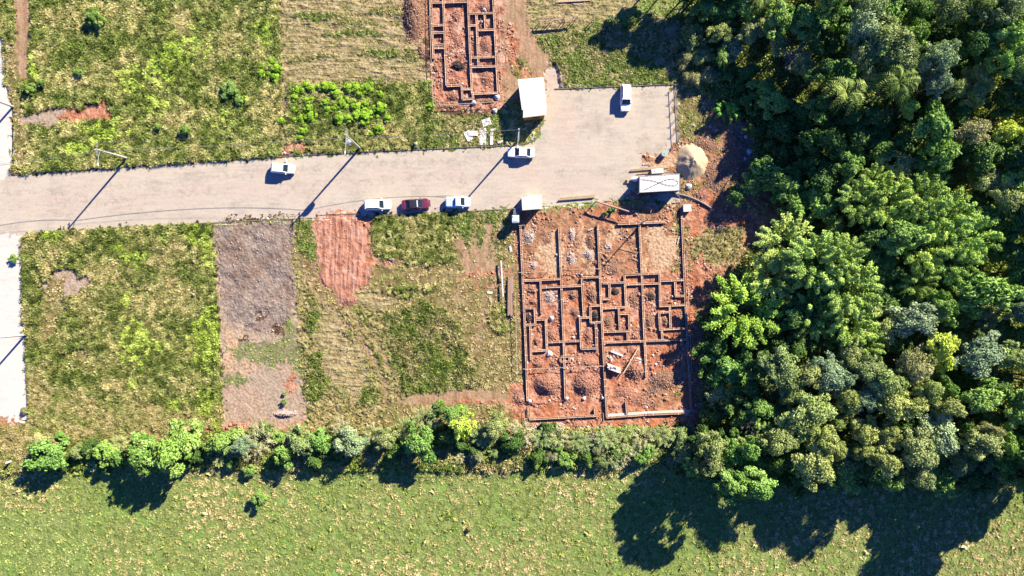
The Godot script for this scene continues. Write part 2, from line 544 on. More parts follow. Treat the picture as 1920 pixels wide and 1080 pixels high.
func build_ground(m: StandardMaterial3D) -> void:
	var rough := FastNoiseLite.new()
	rough.seed = 31
	rough.frequency = 0.55
	rough.fractal_octaves = 3
	var swell := FastNoiseLite.new()
	swell.seed = 32
	swell.frequency = 0.05
	var amp := [0.10, 0.16, 0.08, 0.05, 0.10, 0.12, 0.05, 0.08, 0.05, 0.25, 0.10, 0.0, 0.0, 0.0, 0.05, 0.10, 0.04, 0.16, 0.2, 0.14, 0.14, 0.0]
	heights.resize(GNX * GNZ)
	for j in GNZ:
		for i in GNX:
			var x := GX0 + i * CELL
			var z := GZ0 + j * CELL
			var id := id_at(x, z)
			var h := -0.28
			if id != ROAD and id != STREET and id != STAIN and id != SOILED:
				h = 0.05 + 0.06 * swell.get_noise_2d(x, z) + float(amp[id]) * (rough.get_noise_2d(x, z) * 0.9 + 0.1)
				var py := z * K + 540.0
				if py > 860.0:
					h -= clampf((py - 860.0) / 40.0, 0.0, 1.0) * 0.5
				if id == GRAVEL:
					h += 0.3 * swell.get_noise_2d(x * 4.0, z * 4.0)
				if id == RUTS:
					h += 0.1 + 0.2 * rough.get_noise_2d(x * 2.0 + z * 0.2, z * 0.1)
				if id == DRY or id == PALEROUGH:
					var tx := clampi(int(x * K + 960.0) + MARGIN, 0, TW - 1)
					var ty := clampi(int(py) + MARGIN, 0, TH - 1)
					h += 0.2 * (rows[ty * TW + tx if id == DRY else furrow(tx, ty)] / 255.0 - 0.5)
			else:
				var px := x * K + 960.0
				if id == STAIN and false and px > 0.0: h = 0.0
			heights[j * GNX + i] = h
	var v := PackedVector3Array()
	var n := PackedVector3Array()
	var uv := PackedVector2Array()
	var idx := PackedInt32Array()
	v.resize(GNX * GNZ); n.resize(GNX * GNZ); uv.resize(GNX * GNZ)
	for j in GNZ:
		for i in GNX:
			var k := j * GNX + i
			var x := GX0 + i * CELL
			var z := GZ0 + j * CELL
			v[k] = Vector3(x, heights[k], z)
			var hx := heights[k + 1 if i < GNX - 1 else k] - heights[k - 1 if i > 0 else k]
			var hz := heights[k + GNX if j < GNZ - 1 else k] - heights[k - GNX if j > 0 else k]
			n[k] = Vector3(-hx, CELL * 2.0, -hz).normalized()
			uv[k] = uv_of(x, z)
	idx.resize((GNX - 1) * (GNZ - 1) * 6)
	var w := 0
	for j in GNZ - 1:
		for i in GNX - 1:
			var k := j * GNX + i
			idx[w] = k; idx[w + 1] = k + 1; idx[w + 2] = k + GNX + 1
			idx[w + 3] = k; idx[w + 4] = k + GNX + 1; idx[w + 5] = k + GNX
			w += 6
	var mesh := ArrayMesh.new()
	var a := []
	a.resize(Mesh.ARRAY_MAX)
	a[Mesh.ARRAY_VERTEX] = v; a[Mesh.ARRAY_NORMAL] = n; a[Mesh.ARRAY_TEX_UV] = uv; a[Mesh.ARRAY_INDEX] = idx
	mesh.add_surface_from_arrays(Mesh.PRIMITIVE_TRIANGLES, a)
	mesh.surface_set_material(0, m)
	# the country beyond, out to the horizon
	var x1 := GX0 + (GNX - 1) * CELL
	var z1 := GZ0 + (GNZ - 1) * CELL
	var far := Shape.new()
	var f := 1500.0
	var col := lin(120, 132, 74, 0.45)
	for q in [[-f, -f, f, GZ0], [-f, z1, f, f], [-f, GZ0, GX0, z1], [x1, GZ0, f, z1]]:
		far.face(Vector3(q[0], -0.1, q[1]), Vector3(q[2], -0.1, q[1]), Vector3(q[2], -0.1, q[3]), Vector3(q[0], -0.1, q[3]), Vector3.UP, col)
	var b := []
	b.resize(Mesh.ARRAY_MAX)
	b[Mesh.ARRAY_VERTEX] = far.v; b[Mesh.ARRAY_NORMAL] = far.n; b[Mesh.ARRAY_COLOR] = far.c
	mesh.add_surface_from_arrays(Mesh.PRIMITIVE_TRIANGLES, b)
	mesh.surface_set_material(1, paint("far_country", Color.WHITE, 1.0))
	structure("ground", mesh, "grass lots, red building earth and open pasture seen from above")


func sheet(called: String, text: String, y: float, m: Material, label: String) -> void:
	var p := numbers(text)
	var poly := PackedVector2Array()
	for i in range(0, p.size(), 2):
		var q := g(p[i], p[i + 1])
		poly.append(Vector2(q.x, q.z))
	var s := Shape.new()
	var uv := PackedVector2Array()
	var t := Geometry2D.triangulate_polygon(poly)
	for i in range(0, t.size(), 3):
		var a := Vector3(poly[t[i]].x, y, poly[t[i]].y)
		var b := Vector3(poly[t[i + 1]].x, y, poly[t[i + 1]].y)
		var c := Vector3(poly[t[i + 2]].x, y, poly[t[i + 2]].y)
		s.smooth(a, b, c, Vector3.UP, Vector3.UP, Vector3.UP)
	for q in s.v: uv.append(uv_of(q.x, q.z))
	var arr := []
	arr.resize(Mesh.ARRAY_MAX)
	arr[Mesh.ARRAY_VERTEX] = s.v; arr[Mesh.ARRAY_NORMAL] = s.n; arr[Mesh.ARRAY_TEX_UV] = uv
	var mesh := ArrayMesh.new()
	mesh.add_surface_from_arrays(Mesh.PRIMITIVE_TRIANGLES, arr)
	mesh.surface_set_material(0, m)
	structure(called, mesh, label)


func kerb(text: String, label: String) -> void:
	var p := numbers(text)
	var s := Shape.new()
	for i in range(0, p.size() - 2, 2):
		var a := g(p[i], p[i + 1])
		var b := g(p[i + 2], p[i + 3])
		var count := maxi(1, int(a.distance_to(b) / 1.0))
		for k in count:
			var u := a.lerp(b, float(k) / count)
			var w := a.lerp(b, (k + 0.985) / count)
			u.y = 0.0; w.y = 0.0
			s.beam(u, w, 0.16, 0.22 + 0.02 * ((k * 7) % 3), Color.WHITE * (0.9 + 0.1 * ((k * 5) % 3) / 2.0))
	structure("kerb", s.mesh(grained("kerb_concrete", lin(178, 168, 154, 0.42), 0.9, 0.03, 0.6)), label)


func leaf_material(key: String) -> StandardMaterial3D:
	var m := paint(key, Color.WHITE, 0.6)
	m.metallic_specular = 0.3
	m.backlight_enabled = true
	m.backlight = Color(0.5, 0.56, 0.3)
	return m


func tuft(sd: int, blades: int, tall: float, spread: float, wide: float) -> ArrayMesh: # grass blades leaning out from one root; about one unit across
	var r := RandomNumberGenerator.new()
	r.seed = sd
	var s := Shape.new()
	for i in blades:
		var a := r.randf() * TAU
		var d := Vector3(cos(a), 0, sin(a))
		var side := Vector3(-sin(a), 0, cos(a)).rotated(d, r.randf_range(-0.6, 0.6)) * wide * r.randf_range(0.6, 1.2)
		var base := Vector3(r.randf_range(-0.2, 0.2), -0.05, r.randf_range(-0.2, 0.2)) * spread
		var reach := spread * r.randf_range(0.25, 1.0)
		var top := tall * r.randf_range(0.5, 1.0)
		var mid := base + d * reach * 0.45 + Vector3.UP * top * 0.8
		var tip := base + d * reach + Vector3.UP * top * r.randf_range(0.6, 1.0)
		var c := Color.WHITE * r.randf_range(0.8, 1.12)
		s.tri(base - side, mid - side * 0.8, base + side, c)
		s.tri(base + side, mid - side * 0.8, mid + side * 0.8, c)
		s.tri(mid - side * 0.8, tip, mid + side * 0.8, c)
	return s.mesh(leaf_material("grass_blade"))


func weed(sd: int, leaves: int) -> ArrayMesh: # a leafy herb one unit across
	var r := RandomNumberGenerator.new()
	r.seed = sd
	var s := Shape.new()
	for i in leaves:
		var d := Vector3(r.randfn(), absf(r.randfn()) * 0.8 + 0.1, r.randfn()).normalized()
		leaf(s, r, d * r.randf_range(0.15, 0.5) + Vector3(0, 0.05, 0), d, 0.26, Color.WHITE * r.randf_range(0.6, 1.25))
	return s.mesh(leaf_material("grass_blade"))


func leaf(s: Shape, r: RandomNumberGenerator, at: Vector3, out: Vector3, size: float, c: Color, slim := 0.55) -> void:
	var nrm := (out + Vector3(r.randfn(), r.randfn() + 0.3, r.randfn()) * 0.6).normalized()
	var u := nrm.cross(Vector3(r.randfn(), r.randfn(), r.randfn())).normalized()
	var w := nrm.cross(u)
	u *= size * r.randf_range(0.6, 1.2) * 0.5
	w *= size * slim * 0.5
	var fold := nrm * size * 0.12
	s.tri(at - u, at + w - fold, at + u, c)
	s.tri(at - u, at + u, at - w - fold, c)


func crown(sd: int, lobes: int, low: float, leaf_size: float, count: int, cols: Array, loose := 0.0) -> ArrayMesh: # a crown of radius one about its middle: clusters of leaves on a few boughs
	var r := RandomNumberGenerator.new()
	r.seed = sd
	var s := Shape.new()
	var c: Array[Vector3] = [Vector3(r.randf_range(-0.15, 0.15), 0.25, r.randf_range(-0.15, 0.15))]
	var rad: Array[float] = [0.5]
	var tints: Array[float] = [0.5]
	for i in lobes:
		var a := TAU * (i * 0.618 + r.randf() * 0.25)
		var d := r.randf_range(0.3, 0.92)
		var q := r.randf_range(0.15, 0.36) * (1.1 - d * 0.35)
		c.append(Vector3(cos(a) * d, r.randf_range(-0.35, 0.3) * low - d * 0.25 + 0.22, sin(a) * d))
		rad.append(q)
		tints.append(r.randf())
	var total := 0.0
	for q in rad: total += q * q
	for i in c.size():
		var want := int(count * rad[i] * rad[i] / total)
		var subs: Array[Vector3] = [] # each bough ends in smaller sprays
		for k in 9:
			subs.append(Vector3(r.randfn(), r.randfn() * 0.8 + 0.4, r.randfn()).normalized() * r.randf_range(0.5, 0.85))
		for k in want:
			var sp: Vector3 = subs[r.randi() % 9]
			var d := Vector3(r.randfn(), r.randfn() + 0.35, r.randfn()).normalized()
			var lump := 1.0 + 0.2 * sin(d.x * 9.0 + i) * sin(d.z * 8.0 + i * 2.0) + 0.12 * sin(d.y * 15.0 + d.x * 7.0 + d.z * 11.0)
			var f := r.randf_range(0.82, 1.08) * lump + absf(r.randfn()) * loose
			if r.randf() < 0.12: f *= r.randf_range(0.4, 0.9)
			var at := c[i] + (sp + d * 0.5 * f) * rad[i] * Vector3(1, low * 0.95, 1)
			d = (d + sp * 0.8).normalized()
			var inside := false
			for m in c.size():
				if m != i and at.distance_to(c[m]) < rad[m] * 0.7:
					inside = true
			if inside and r.randf() < 0.8: continue
			var t := clampf(tints[i] * 0.6 + r.randf() * 0.5, 0.0, 0.999) * (cols.size() - 1)
			var col: Color = cols[int(t)].lerp(cols[int(t) + 1], t - int(t)) * r.randf_range(0.75, 1.25)
			leaf(s, r, at, d, leaf_size * r.randf_range(0.7, 1.3), col)
	return s.mesh(leaf_material("foliage"))


func bamboo(sd: int, culms: int, sprays: int, cols: Array, arch: float, star := false) -> ArrayMesh: # a clump of radius one: culms that bow outward under feathery foliage
	var r := RandomNumberGenerator.new()
	r.seed = sd
	var s := Shape.new()
	for i in culms:
		var a := TAU * (i * 0.618 + r.randf() * 0.1)
		var reach := lerpf(sqrt((i + 0.7) / culms), 0.9, 0.45) * r.randf_range(0.8, 1.08)
		if star and i > 4:
			reach = r.randf_range(0.85, 1.1)
			a = TAU * (i - 5) / (culms - 5.0) + r.randf_range(-0.12, 0.12)
		var d := Vector3(cos(a), 0, sin(a))
		var top := r.randf_range(0.75, 1.0) - reach * arch
		var tint := r.randf()
		var p0 := d * 0.12 + Vector3(0, -1.0, 0)
		var p1 := d * reach * 0.5 + Vector3(0, top * 0.9 + 0.1, 0)
		var p2 := d * reach + Vector3(0, top - 0.28 * reach, 0)
		for k in sprays:
			var t := sqrt(r.randf_range(0.12, 1.0))
			var at := p0.lerp(p1, t).lerp(p1.lerp(p2, t), t)
			var wide := 0.19 * sin(minf(t * 1.7, 1.0) * PI * 0.5) * (1.08 - t * t * 0.85) * (0.6 + 0.4 * reach) * (0.72 if star else 1.0)
			var q := Vector3(r.randfn(), r.randfn() * 0.7, r.randfn()) * wide * 0.62
			var col: Color = cols[0].lerp(cols[1], clampf(tint * 0.5 + r.randf() * 0.3 + t * 0.3, 0.0, 1.0)) * r.randf_range(0.75, 1.25)
			leaf(s, r, at + q, (q.normalized() + d * 0.5 + Vector3.UP * 0.7).normalized(), 0.085, col, 0.45)
	return s.mesh(leaf_material("foliage"))


func palm_crown(sd: int, fronds: int, cols: Array) -> ArrayMesh: # radius one
	var r := RandomNumberGenerator.new()
	r.seed = sd
	var s := Shape.new()
	for i in fronds:
		var a := TAU * (i * 0.618 + r.randf() * 0.06)
		var d := Vector3(cos(a), 0, sin(a))
		var side := Vector3(-sin(a), 0, cos(a))
		var lift := r.randf_range(0.15, 0.75)
		var last := Vector3.ZERO
		var tint: Color = cols[0].lerp(cols[1], r.randf())
		for k in 15:
			var t := (k + 1) / 15.0
			var at := d * t + Vector3.UP * (lift * sin(t * 2.2) - t * t * 0.55)
			s.tri(last - side * 0.012, at, last + side * 0.012, cols[1])
			for w in [-1.0, 1.0]:
				var tip: Vector3 = at + side * w * 0.27 * sin(t * 2.4 + 0.5) + d * 0.12 - Vector3.UP * r.randf_range(0.03, 0.14)
				var e := d * 0.03
				s.tri(at - e, tip, at + e, tint * r.randf_range(0.7, 1.25))
			last = at
	return s.mesh(leaf_material("foliage"))


func banana_crown(sd: int, cols: Array) -> ArrayMesh:
	var r := RandomNumberGenerator.new()
	r.seed = sd
	var s := Shape.new()
	for stem in 4:
		var root := Vector3(r.randf_range(-0.5, 0.5), 0, r.randf_range(-0.5, 0.5))
		for i in 8:
			var a := r.randf() * TAU
			var d := Vector3(cos(a), 0, sin(a))
			var side := Vector3(-sin(a), 0, cos(a))
			var lift := r.randf_range(0.3, 0.8)
			var was := root
			var c: Color = cols[0].lerp(cols[1], r.randf())
			for k in 6:
				var t := (k + 1) / 6.0
				var at := root + d * t * 0.62 + Vector3.UP * (lift * sin(t * 2.4) - 0.3 * t * t)
				var w0 := side * 0.085 * sin(minf((t - 0.166) * 3.0 + 0.15, PI))
				var w1 := side * 0.085 * sin(minf(t * 3.0 + 0.15, PI))
				for q in [-1.0, 1.0]:
					s.face(was, was + w0 * q - Vector3.UP * 0.02, at + w1 * q - Vector3.UP * 0.03, at, Vector3.UP, c * r.randf_range(0.85, 1.15))
				was = at
	return s.mesh(leaf_material("foliage"))


func twigs(s: Shape, r: RandomNumberGenerator, from: Vector3, dir: Vector3, length: float, thick: float, depth: int, col: Color) -> void:
	var bend := (dir + Vector3(r.randfn(), r.randfn(), r.randfn()) * 0.18).normalized()
	var mid := from + dir * length * 0.5
	var to := mid + bend * length * 0.5
	s.tube([from, mid, to], [thick, thick * 0.8, thick * 0.6], 4, col, false)
	if depth > 0:
		for i in r.randi_range(2, 4):
			twigs(s, r, mid.lerp(to, r.randf()), (bend + Vector3(r.randfn(), r.randfn() * 0.6 + 0.25, r.randfn()) * 0.65).normalized(), length * r.randf_range(0.55, 0.8), thick * 0.55, depth - 1, col)


func bare_crown(sd: int) -> ArrayMesh:
	var r := RandomNumberGenerator.new()
	r.seed = sd
	var s := Shape.new()
	for i in 9:
		var a := TAU * i * 0.618
		twigs(s, r, Vector3(0, -0.6, 0), Vector3(cos(a) * 0.8, 0.8, sin(a) * 0.8).normalized(), 0.62, 0.03, 3, lin(176, 170, 160, 0.5) * r.randf_range(0.8, 1.2))
	return s.mesh(paint("dead_twig", Color.WHITE, 0.9))


func trunk_mesh(sd: int) -> ArrayMesh: # one unit tall, leaning a little, with limbs towards the crown
	var r := RandomNumberGenerator.new()
	r.seed = sd
	var s := Shape.new()
	var pts := [Vector3(0, -0.03, 0)]
	var rad := [0.032]
	for i in 5:
		var t := (i + 1) / 5.0
		pts.append(Vector3(r.randf_range(-0.02, 0.02), t, r.randf_range(-0.02, 0.02)))
		rad.append(0.026 * (1.0 - t * 0.6))
	s.tube(pts, rad, 7)
	for i in 5:
		var a := TAU * i * 0.618
		var b := r.randf_range(0.5, 0.85)
		s.tube([Vector3(0, b, 0), Vector3(cos(a) * 0.09, b + 0.1, sin(a) * 0.09), Vector3(cos(a) * 0.2, b + 0.25, sin(a) * 0.2)], [0.013, 0.009, 0.005], 5)
	return s.mesh(grained("bark", Color(0.12, 0.095, 0.07), 0.95, 0.05, 0.5, Vector3(2, 6, 2)))

var crowns := {}
var hues: Array[StandardMaterial3D] = []
var trunks: Array[ArrayMesh] = []


func grow_kinds() -> void:
	var f := 1.0
	var k := {
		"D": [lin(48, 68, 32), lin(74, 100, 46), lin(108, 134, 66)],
		"M": [lin(72, 100, 44), lin(106, 138, 64), lin(146, 172, 94)],
		"G": [lin(94, 106, 62), lin(128, 140, 86), lin(164, 172, 116)],
		"Y": [lin(108, 120, 62), lin(138, 148, 84), lin(172, 178, 116)],
		"S": [lin(100, 118, 86), lin(128, 146, 110), lin(160, 174, 138)],
		"L": [lin(84, 114, 46), lin(118, 148, 68), lin(156, 180, 102)],
		"Q": [lin(128, 146, 50), lin(168, 182, 72), lin(204, 208, 108)],
		"O": [lin(106, 110, 72), lin(138, 138, 94), lin(172, 168, 124)],
	}
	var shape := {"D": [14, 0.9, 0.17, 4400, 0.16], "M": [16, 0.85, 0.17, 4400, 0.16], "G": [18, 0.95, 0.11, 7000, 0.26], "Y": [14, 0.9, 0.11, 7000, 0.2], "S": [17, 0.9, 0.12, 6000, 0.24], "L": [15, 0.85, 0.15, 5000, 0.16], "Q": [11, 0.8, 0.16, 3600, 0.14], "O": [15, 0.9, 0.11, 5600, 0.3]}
	for key in k:
		var a: Array = shape[key]
		crowns[key] = []
		for i in (3 if key in ["D", "M", "G", "Y"] else 2):
			var cols := []
			for c in k[key]: cols.append(c * f)
			crowns[key].append(crown(key.hash() % 997 + i * 17, a[0] + i * 2, a[1], a[2], a[3], cols, a[4]))
	crowns["B"] = [bamboo(3, 23, 380, [lin(96, 124, 46), lin(194, 210, 118)], 0.3, true), bamboo(4, 25, 360, [lin(92, 122, 48), lin(186, 206, 116)], 0.2, true), bamboo(9, 21, 400, [lin(92, 120, 44), lin(190, 208, 112)], 0.4, true)]
	crowns["F"] = [bamboo(6, 20, 460, [lin(90, 126, 36), lin(182, 208, 84)], 0.4, true)]
	crowns["W"] = [bamboo(21, 30, 80, [lin(104, 116, 62), lin(176, 184, 128)], 0.2), bamboo(22, 24, 100, [lin(92, 108, 56), lin(164, 174, 116)], 0.1), bamboo(23, 28, 80, [lin(116, 116, 78), lin(186, 182, 140)], 0.3)]
	crowns["P"] = [palm_crown(5, 26, [lin(60, 88, 30), lin(120, 140, 62)]), palm_crown(6, 22, [lin(64, 92, 34), lin(132, 148, 70)])]
	crowns["N"] = [banana_crown(7, [lin(70, 120, 40), lin(120, 160, 66)])]
	crowns["T"] = [bare_crown(8)]
	for q in [[1.0, 1.0, 1.0], [0.78, 0.86, 0.84], [1.12, 1.12, 1.02], [0.94, 0.98, 0.88], [0.86, 0.98, 0.92]]: # each tree's own leaf colour
		var m: StandardMaterial3D = leaf_material("foliage").duplicate()
		m.albedo_color = Color(q[0] * 1.1, q[1] * 1.1, q[2] * 1.1).linear_to_srgb()
		hues.append(m)
	for i in 3: trunks.append(trunk_mesh(40 + i))


func tree(called: String, px: float, py: float, r: float, kind: String, tall: float, label: String, category: String, group := "", wide := 1.0) -> void:
	var metres := r / K * (HIGH - tall * 0.8) / HIGH * 1.08
	var at := g(px, py, tall * 0.75)
	at.y = land(at.x, at.z)
	var t := thing(called, label, category, at, 0.0, group)
	var list: Array = crowns[kind]
	var deep := maxf(metres, tall * 0.3) if tall > 7.0 else metres
	var middle := maxf(tall - deep * 0.62, deep * 0.35)
	if kind == "B" or kind == "F" or kind == "W": middle = tall * 0.5
	if kind == "P": middle = tall
	if kind == "N": middle = tall * 0.35
	var c := part("crown", list[rng.randi() % list.size()], t, Vector3(0, middle, 0))
	var turn := rng.randf() * TAU
	var st := rng.randf_range(0.82, 1.2) # no two grow quite round or quite upright
	c.basis = Basis(Vector3(rng.randfn(), 0, rng.randfn()).normalized(), rng.randf_range(0.0, 0.22)) * Basis(Vector3.UP, rng.randf() * TAU) * Basis.from_scale(Vector3(metres * wide * st, deep * rng.randf_range(0.85, 1.15), metres / st)) * Basis(Vector3.UP, turn)
	if kind != "N" and kind != "P" and kind != "T":
		c.material_override = hues[rng.randi() % hues.size()]
	if kind == "B" or kind == "F" or kind == "W":
		c.basis = Basis(Vector3.UP, turn).scaled(Vector3(metres, tall * 0.5, metres))
	if tall > 2.4:
		var tr := part("trunk" if kind != "B" and kind != "F" else "culm", trunks[rng.randi() % 3], t)
		var top := maxf(middle, tall * 0.5)
		tr.basis = Basis(Vector3.UP, rng.randf() * TAU).scaled(Vector3(minf(top, 7.0), top, minf(top, 7.0)))


func plant_table(text: String, called: String, category: String, group := "") -> void: # x|y|radius|kind|height|label, one plant to a line
	for line in text.split("\n", false):
		var f := line.strip_edges().split("|")
		if f.size() < 6: continue
		var n := {"B": "bamboo_clump", "F": "bamboo_clump", "P": "palm_tree", "N": "banana_plant", "T": "bare_tree"}
		var cat := {"B": "bamboo", "F": "bamboo", "P": "palm", "N": "banana plant"}
		tree(n.get(f[3], called), f[0].to_float(), f[1].to_float(), f[2].to_float(), f[3], f[4].to_float(), f[5], cat.get(f[3], category), group if not n.has(f[3]) else "", f[6].to_float() if f.size() > 6 else 1.0)


func meadow() -> void:
	var long_grass := tuft(1, 13, 0.62, 0.62, 0.05)
	var short_grass := tuft(2, 12, 0.3, 0.5, 0.06)
	var herb := weed(3, 16)
	var green := [lin(70, 86, 34), lin(108, 126, 52), lin(146, 162, 78)]
	var tan := [lin(118, 110, 64), lin(160, 148, 96), lin(200, 186, 136)]
	var straw := [lin(130, 134, 76), lin(154, 158, 96), lin(178, 178, 118)]
	var lime := [lin(104, 132, 40), lin(140, 166, 56), lin(172, 190, 84)]
	var wet := [lin(90, 110, 46), lin(126, 145, 70), lin(158, 171, 96)]
	var patch := FastNoiseLite.new()
	patch.seed = 51
	patch.frequency = 0.13
	patch.fractal_octaves = 3
	var out := {}
	var spots := numbers("255,640,36,46 385,640,30,60 205,640,0,0 395,610,22,40 300,650,14,16 218,462,16,12 314,446,10,8 372,440,24,24 388,470,16,40 265,500,10,10 240,560,12,20 390,760,22,30 330,760,16,16 410,800,20,20 248,720,14,12 160,790,20,8 250,480,30,14 60,770,10,10 100,440,20,14 36,480,12,12 437,175,18,20 455,185,14,8 300,130,40,40 350,90,60,40 500,60,20,40 250,150,40,30 200,250,60,30 300,200,30,24 420,230,30,20 150,280,30,16 60,130,16,40")
	for i in 330000:
		var x := rng.randf_range(-87.5, 87.5)
		var z := rng.randf_range(-50.0, 50.0)
		var px := x * K + 960.0
		var py := z * K + 540.0
		var id := id_at(x, z)
		if id == ROAD or id == STREET or id == STAIN or id == SOILED: continue
		id = id_at(x + patch.get_noise_2d(x * 6.0, z * 6.0) * 0.5, z + patch.get_noise_2d(z * 6.0, x * 6.0) * 0.5)
		var b := patch.get_noise_2d(x, z)
		var fine := patch.get_noise_2d(x * 5.0, z * 5.0)
		var chance := 0.0
		var size := 0.7
		var where := ""
		var dry := 0.5 # 0 green, 1 straw
		var a_set := green
		var b_set := tan
		var mesh := 0
		match id:
			PASTURE:
				chance = clampf(0.45 + fine * 1.6, 0.04, 1.0); size = rng.randf_range(0.28, 0.62) * (1.0 + maxf(fine, 0.0))
				var far := patch.get_noise_2d(x * 0.22 + 40.0, z * 0.22)
				where = "pasture_grass"; dry = 0.46 + b * 0.6 + fine * 0.45 + far * 1.2; mesh = 1
				chance += far * 0.5
				if rng.randf() < 0.02: size *= 2.2; dry -= 0.3
				if px < 170.0 and py > 960.0: dry -= 0.3; chance *= 0.5; a_set = wet; b_set = straw
			ROUGH, PALEROUGH:
				chance = 1.0; size = rng.randf_range(0.6, 1.3)
				where = "rough_grass"
				dry = ((0.26 if py < 400.0 else 0.36) if id == ROUGH else 0.7) + b * 0.9 + fine * 0.55
				if id == ROUGH and rng.randf() < 0.22 - b * 0.3: mesh = 2
				if id == PALEROUGH: size *= 0.8
				if px > 1260.0: chance = 0.3; dry = 0.95
				if px > 545.0: where = "cut_grass"; size *= 0.75
				if id == PALEROUGH and px > 540.0:
					var w := rows[furrow(clampi(int(px) + MARGIN, 0, TW - 1), clampi(int(py) + MARGIN, 0, TH - 1))] / 255.0
					chance = 1.1 - w * 1.5; dry += 0.15 + (w - 0.5) * 1.8
			DRY:
				var w := rows[clampi(int(py) + MARGIN, 0, TH - 1) * TW + clampi(int(px) + MARGIN, 0, TW - 1)] / 255.0
				chance = 0.9 - w * 1.3; size = rng.randf_range(0.3, 0.6); where = "cut_grass"; mesh = 1
				dry = 0.75 + b + fine * 0.6
			WORN, MOSS:
				chance = 0.5 + fine * 0.9; size = rng.randf_range(0.3, 0.8); where = "cut_grass"; mesh = 1
				dry = 0.6 + b * 1.6 + fine
				if id == WORN and px > 545.0 and px < 990.0: dry += 0.2; chance -= 0.1
				if id == MOSS: chance -= 0.3; dry = 0.2; a_set = wet
			GREEN:
				chance = 0.9; size = rng.randf_range(0.4, 0.9); where = "green_grass"; mesh = 1 if rng.randf() < 0.6 else 2
				dry = 0.3 + b * 1.4 + fine * 0.9; a_set = wet if rng.randf() < 0.5 else green
				if py < 300.0: dry += 0.15
				if py > 560.0: a_set = green; dry -= 0.15; size *= 1.5; chance = 1.0
			SCRUB:
				chance = 0.95; size = rng.randf_range(0.6, 1.7); where = "hedge_undergrowth"; mesh = 2 if rng.randf() < 0.6 else 0
				dry = 0.35 + b * 1.8
			WOOD:
				chance = 0.5; size = rng.randf_range(0.7, 2.2); where = "woodland_undergrowth"; mesh = 2; dry = 0.1
			EARTH:
				if px > 1260.0: chance = 0.07 + maxf(0.0, b) * 0.6; size = rng.randf_range(0.4, 0.9); where = "green_grass"; dry = 0.6 + fine; mesh = 1
		if where == "" or rng.randf() > chance: continue
		dry = clampf(dry + rng.randfn() * 0.16, 0.0, 1.0)
		if id == ROUGH or id == PALEROUGH:
			for k in range(0, spots.size(), 4):
				var dx := (px - spots[k]) / maxf(spots[k + 2], 0.1)
				var dy := (py - spots[k + 1]) / maxf(spots[k + 3], 0.1)
				if dx * dx + dy * dy < (0.35 if py < 330.0 else 0.6) + fine * 1.6:
					a_set = lime; dry *= 0.35; mesh = 2 if rng.randf() < 0.6 else 0
					break
		var t := clampf(0.5 + rng.randfn() * 0.3 + fine * 0.5, 0.0, 0.999) * 2.0
		var u := int(t)
		var c: Color = a_set[u].lerp(a_set[u + 1], t - u).lerp(b_set[u].lerp(b_set[u + 1], t - u), dry) * (1.17 if id == PASTURE else 1.12)
		if id == ROUGH:
			c *= (0.92 if px < 430.0 and py > 420.0 else 1.04) * clampf(1.0 + fine * 0.6 + b * 0.45, 0.55, 1.3) * (1.15 if a_set == lime else 1.0)
		var key := "%s|%d" % [where, mesh]
		if not out.has(key): out[key] = PackedFloat32Array()
		if id == GREEN and py > 560.0: c *= 0.78
		put(out[key], Vector3(x, land(x, z), z), rng.randf() * TAU, size, size * rng.randf_range(0.7, 1.2), c)
	var names := {
		"pasture_grass|1": ["short tussocky pasture grass south of the hedge", "grass"],
		"rough_grass|0": ["tall tan and green grass filling the two west lots", "grass"],
		"rough_grass|2": ["leafy weeds among the tall grass of the west lots", "weeds"],
		"cut_grass|0": ["longer grass left standing between the mown strips", "grass"],
		"cut_grass|1": ["dry mown stubble on the cleared lots", "grass"],
		"cut_grass|2": ["low weeds under the lime shrubs beside the road", "weeds"],
		"green_grass|1": ["short green turf around the building sites", "grass"],
		"green_grass|2": ["broad leaved weeds in the green turf", "weeds"],
		"hedge_undergrowth|0": ["rank grass along the foot of the hedge", "undergrowth"],
		"hedge_undergrowth|2": ["leafy undergrowth along the foot of the hedge", "undergrowth"],
		"woodland_undergrowth|2": ["dark leafy undergrowth on the woodland floor", "undergrowth"],
	}
	var meshes := [long_grass, short_grass, herb]
	for key in out:
		var bits: PackedStringArray = key.split("|")
		var label: Array = names.get(key, ["low plants on open ground", "plants"])
		scatter(bits[0] if bits[1] != "2" else bits[0].replace("grass", "weeds"), meshes[int(bits[1])], out[key], label[0], label[1])


# ---------- building site ----------

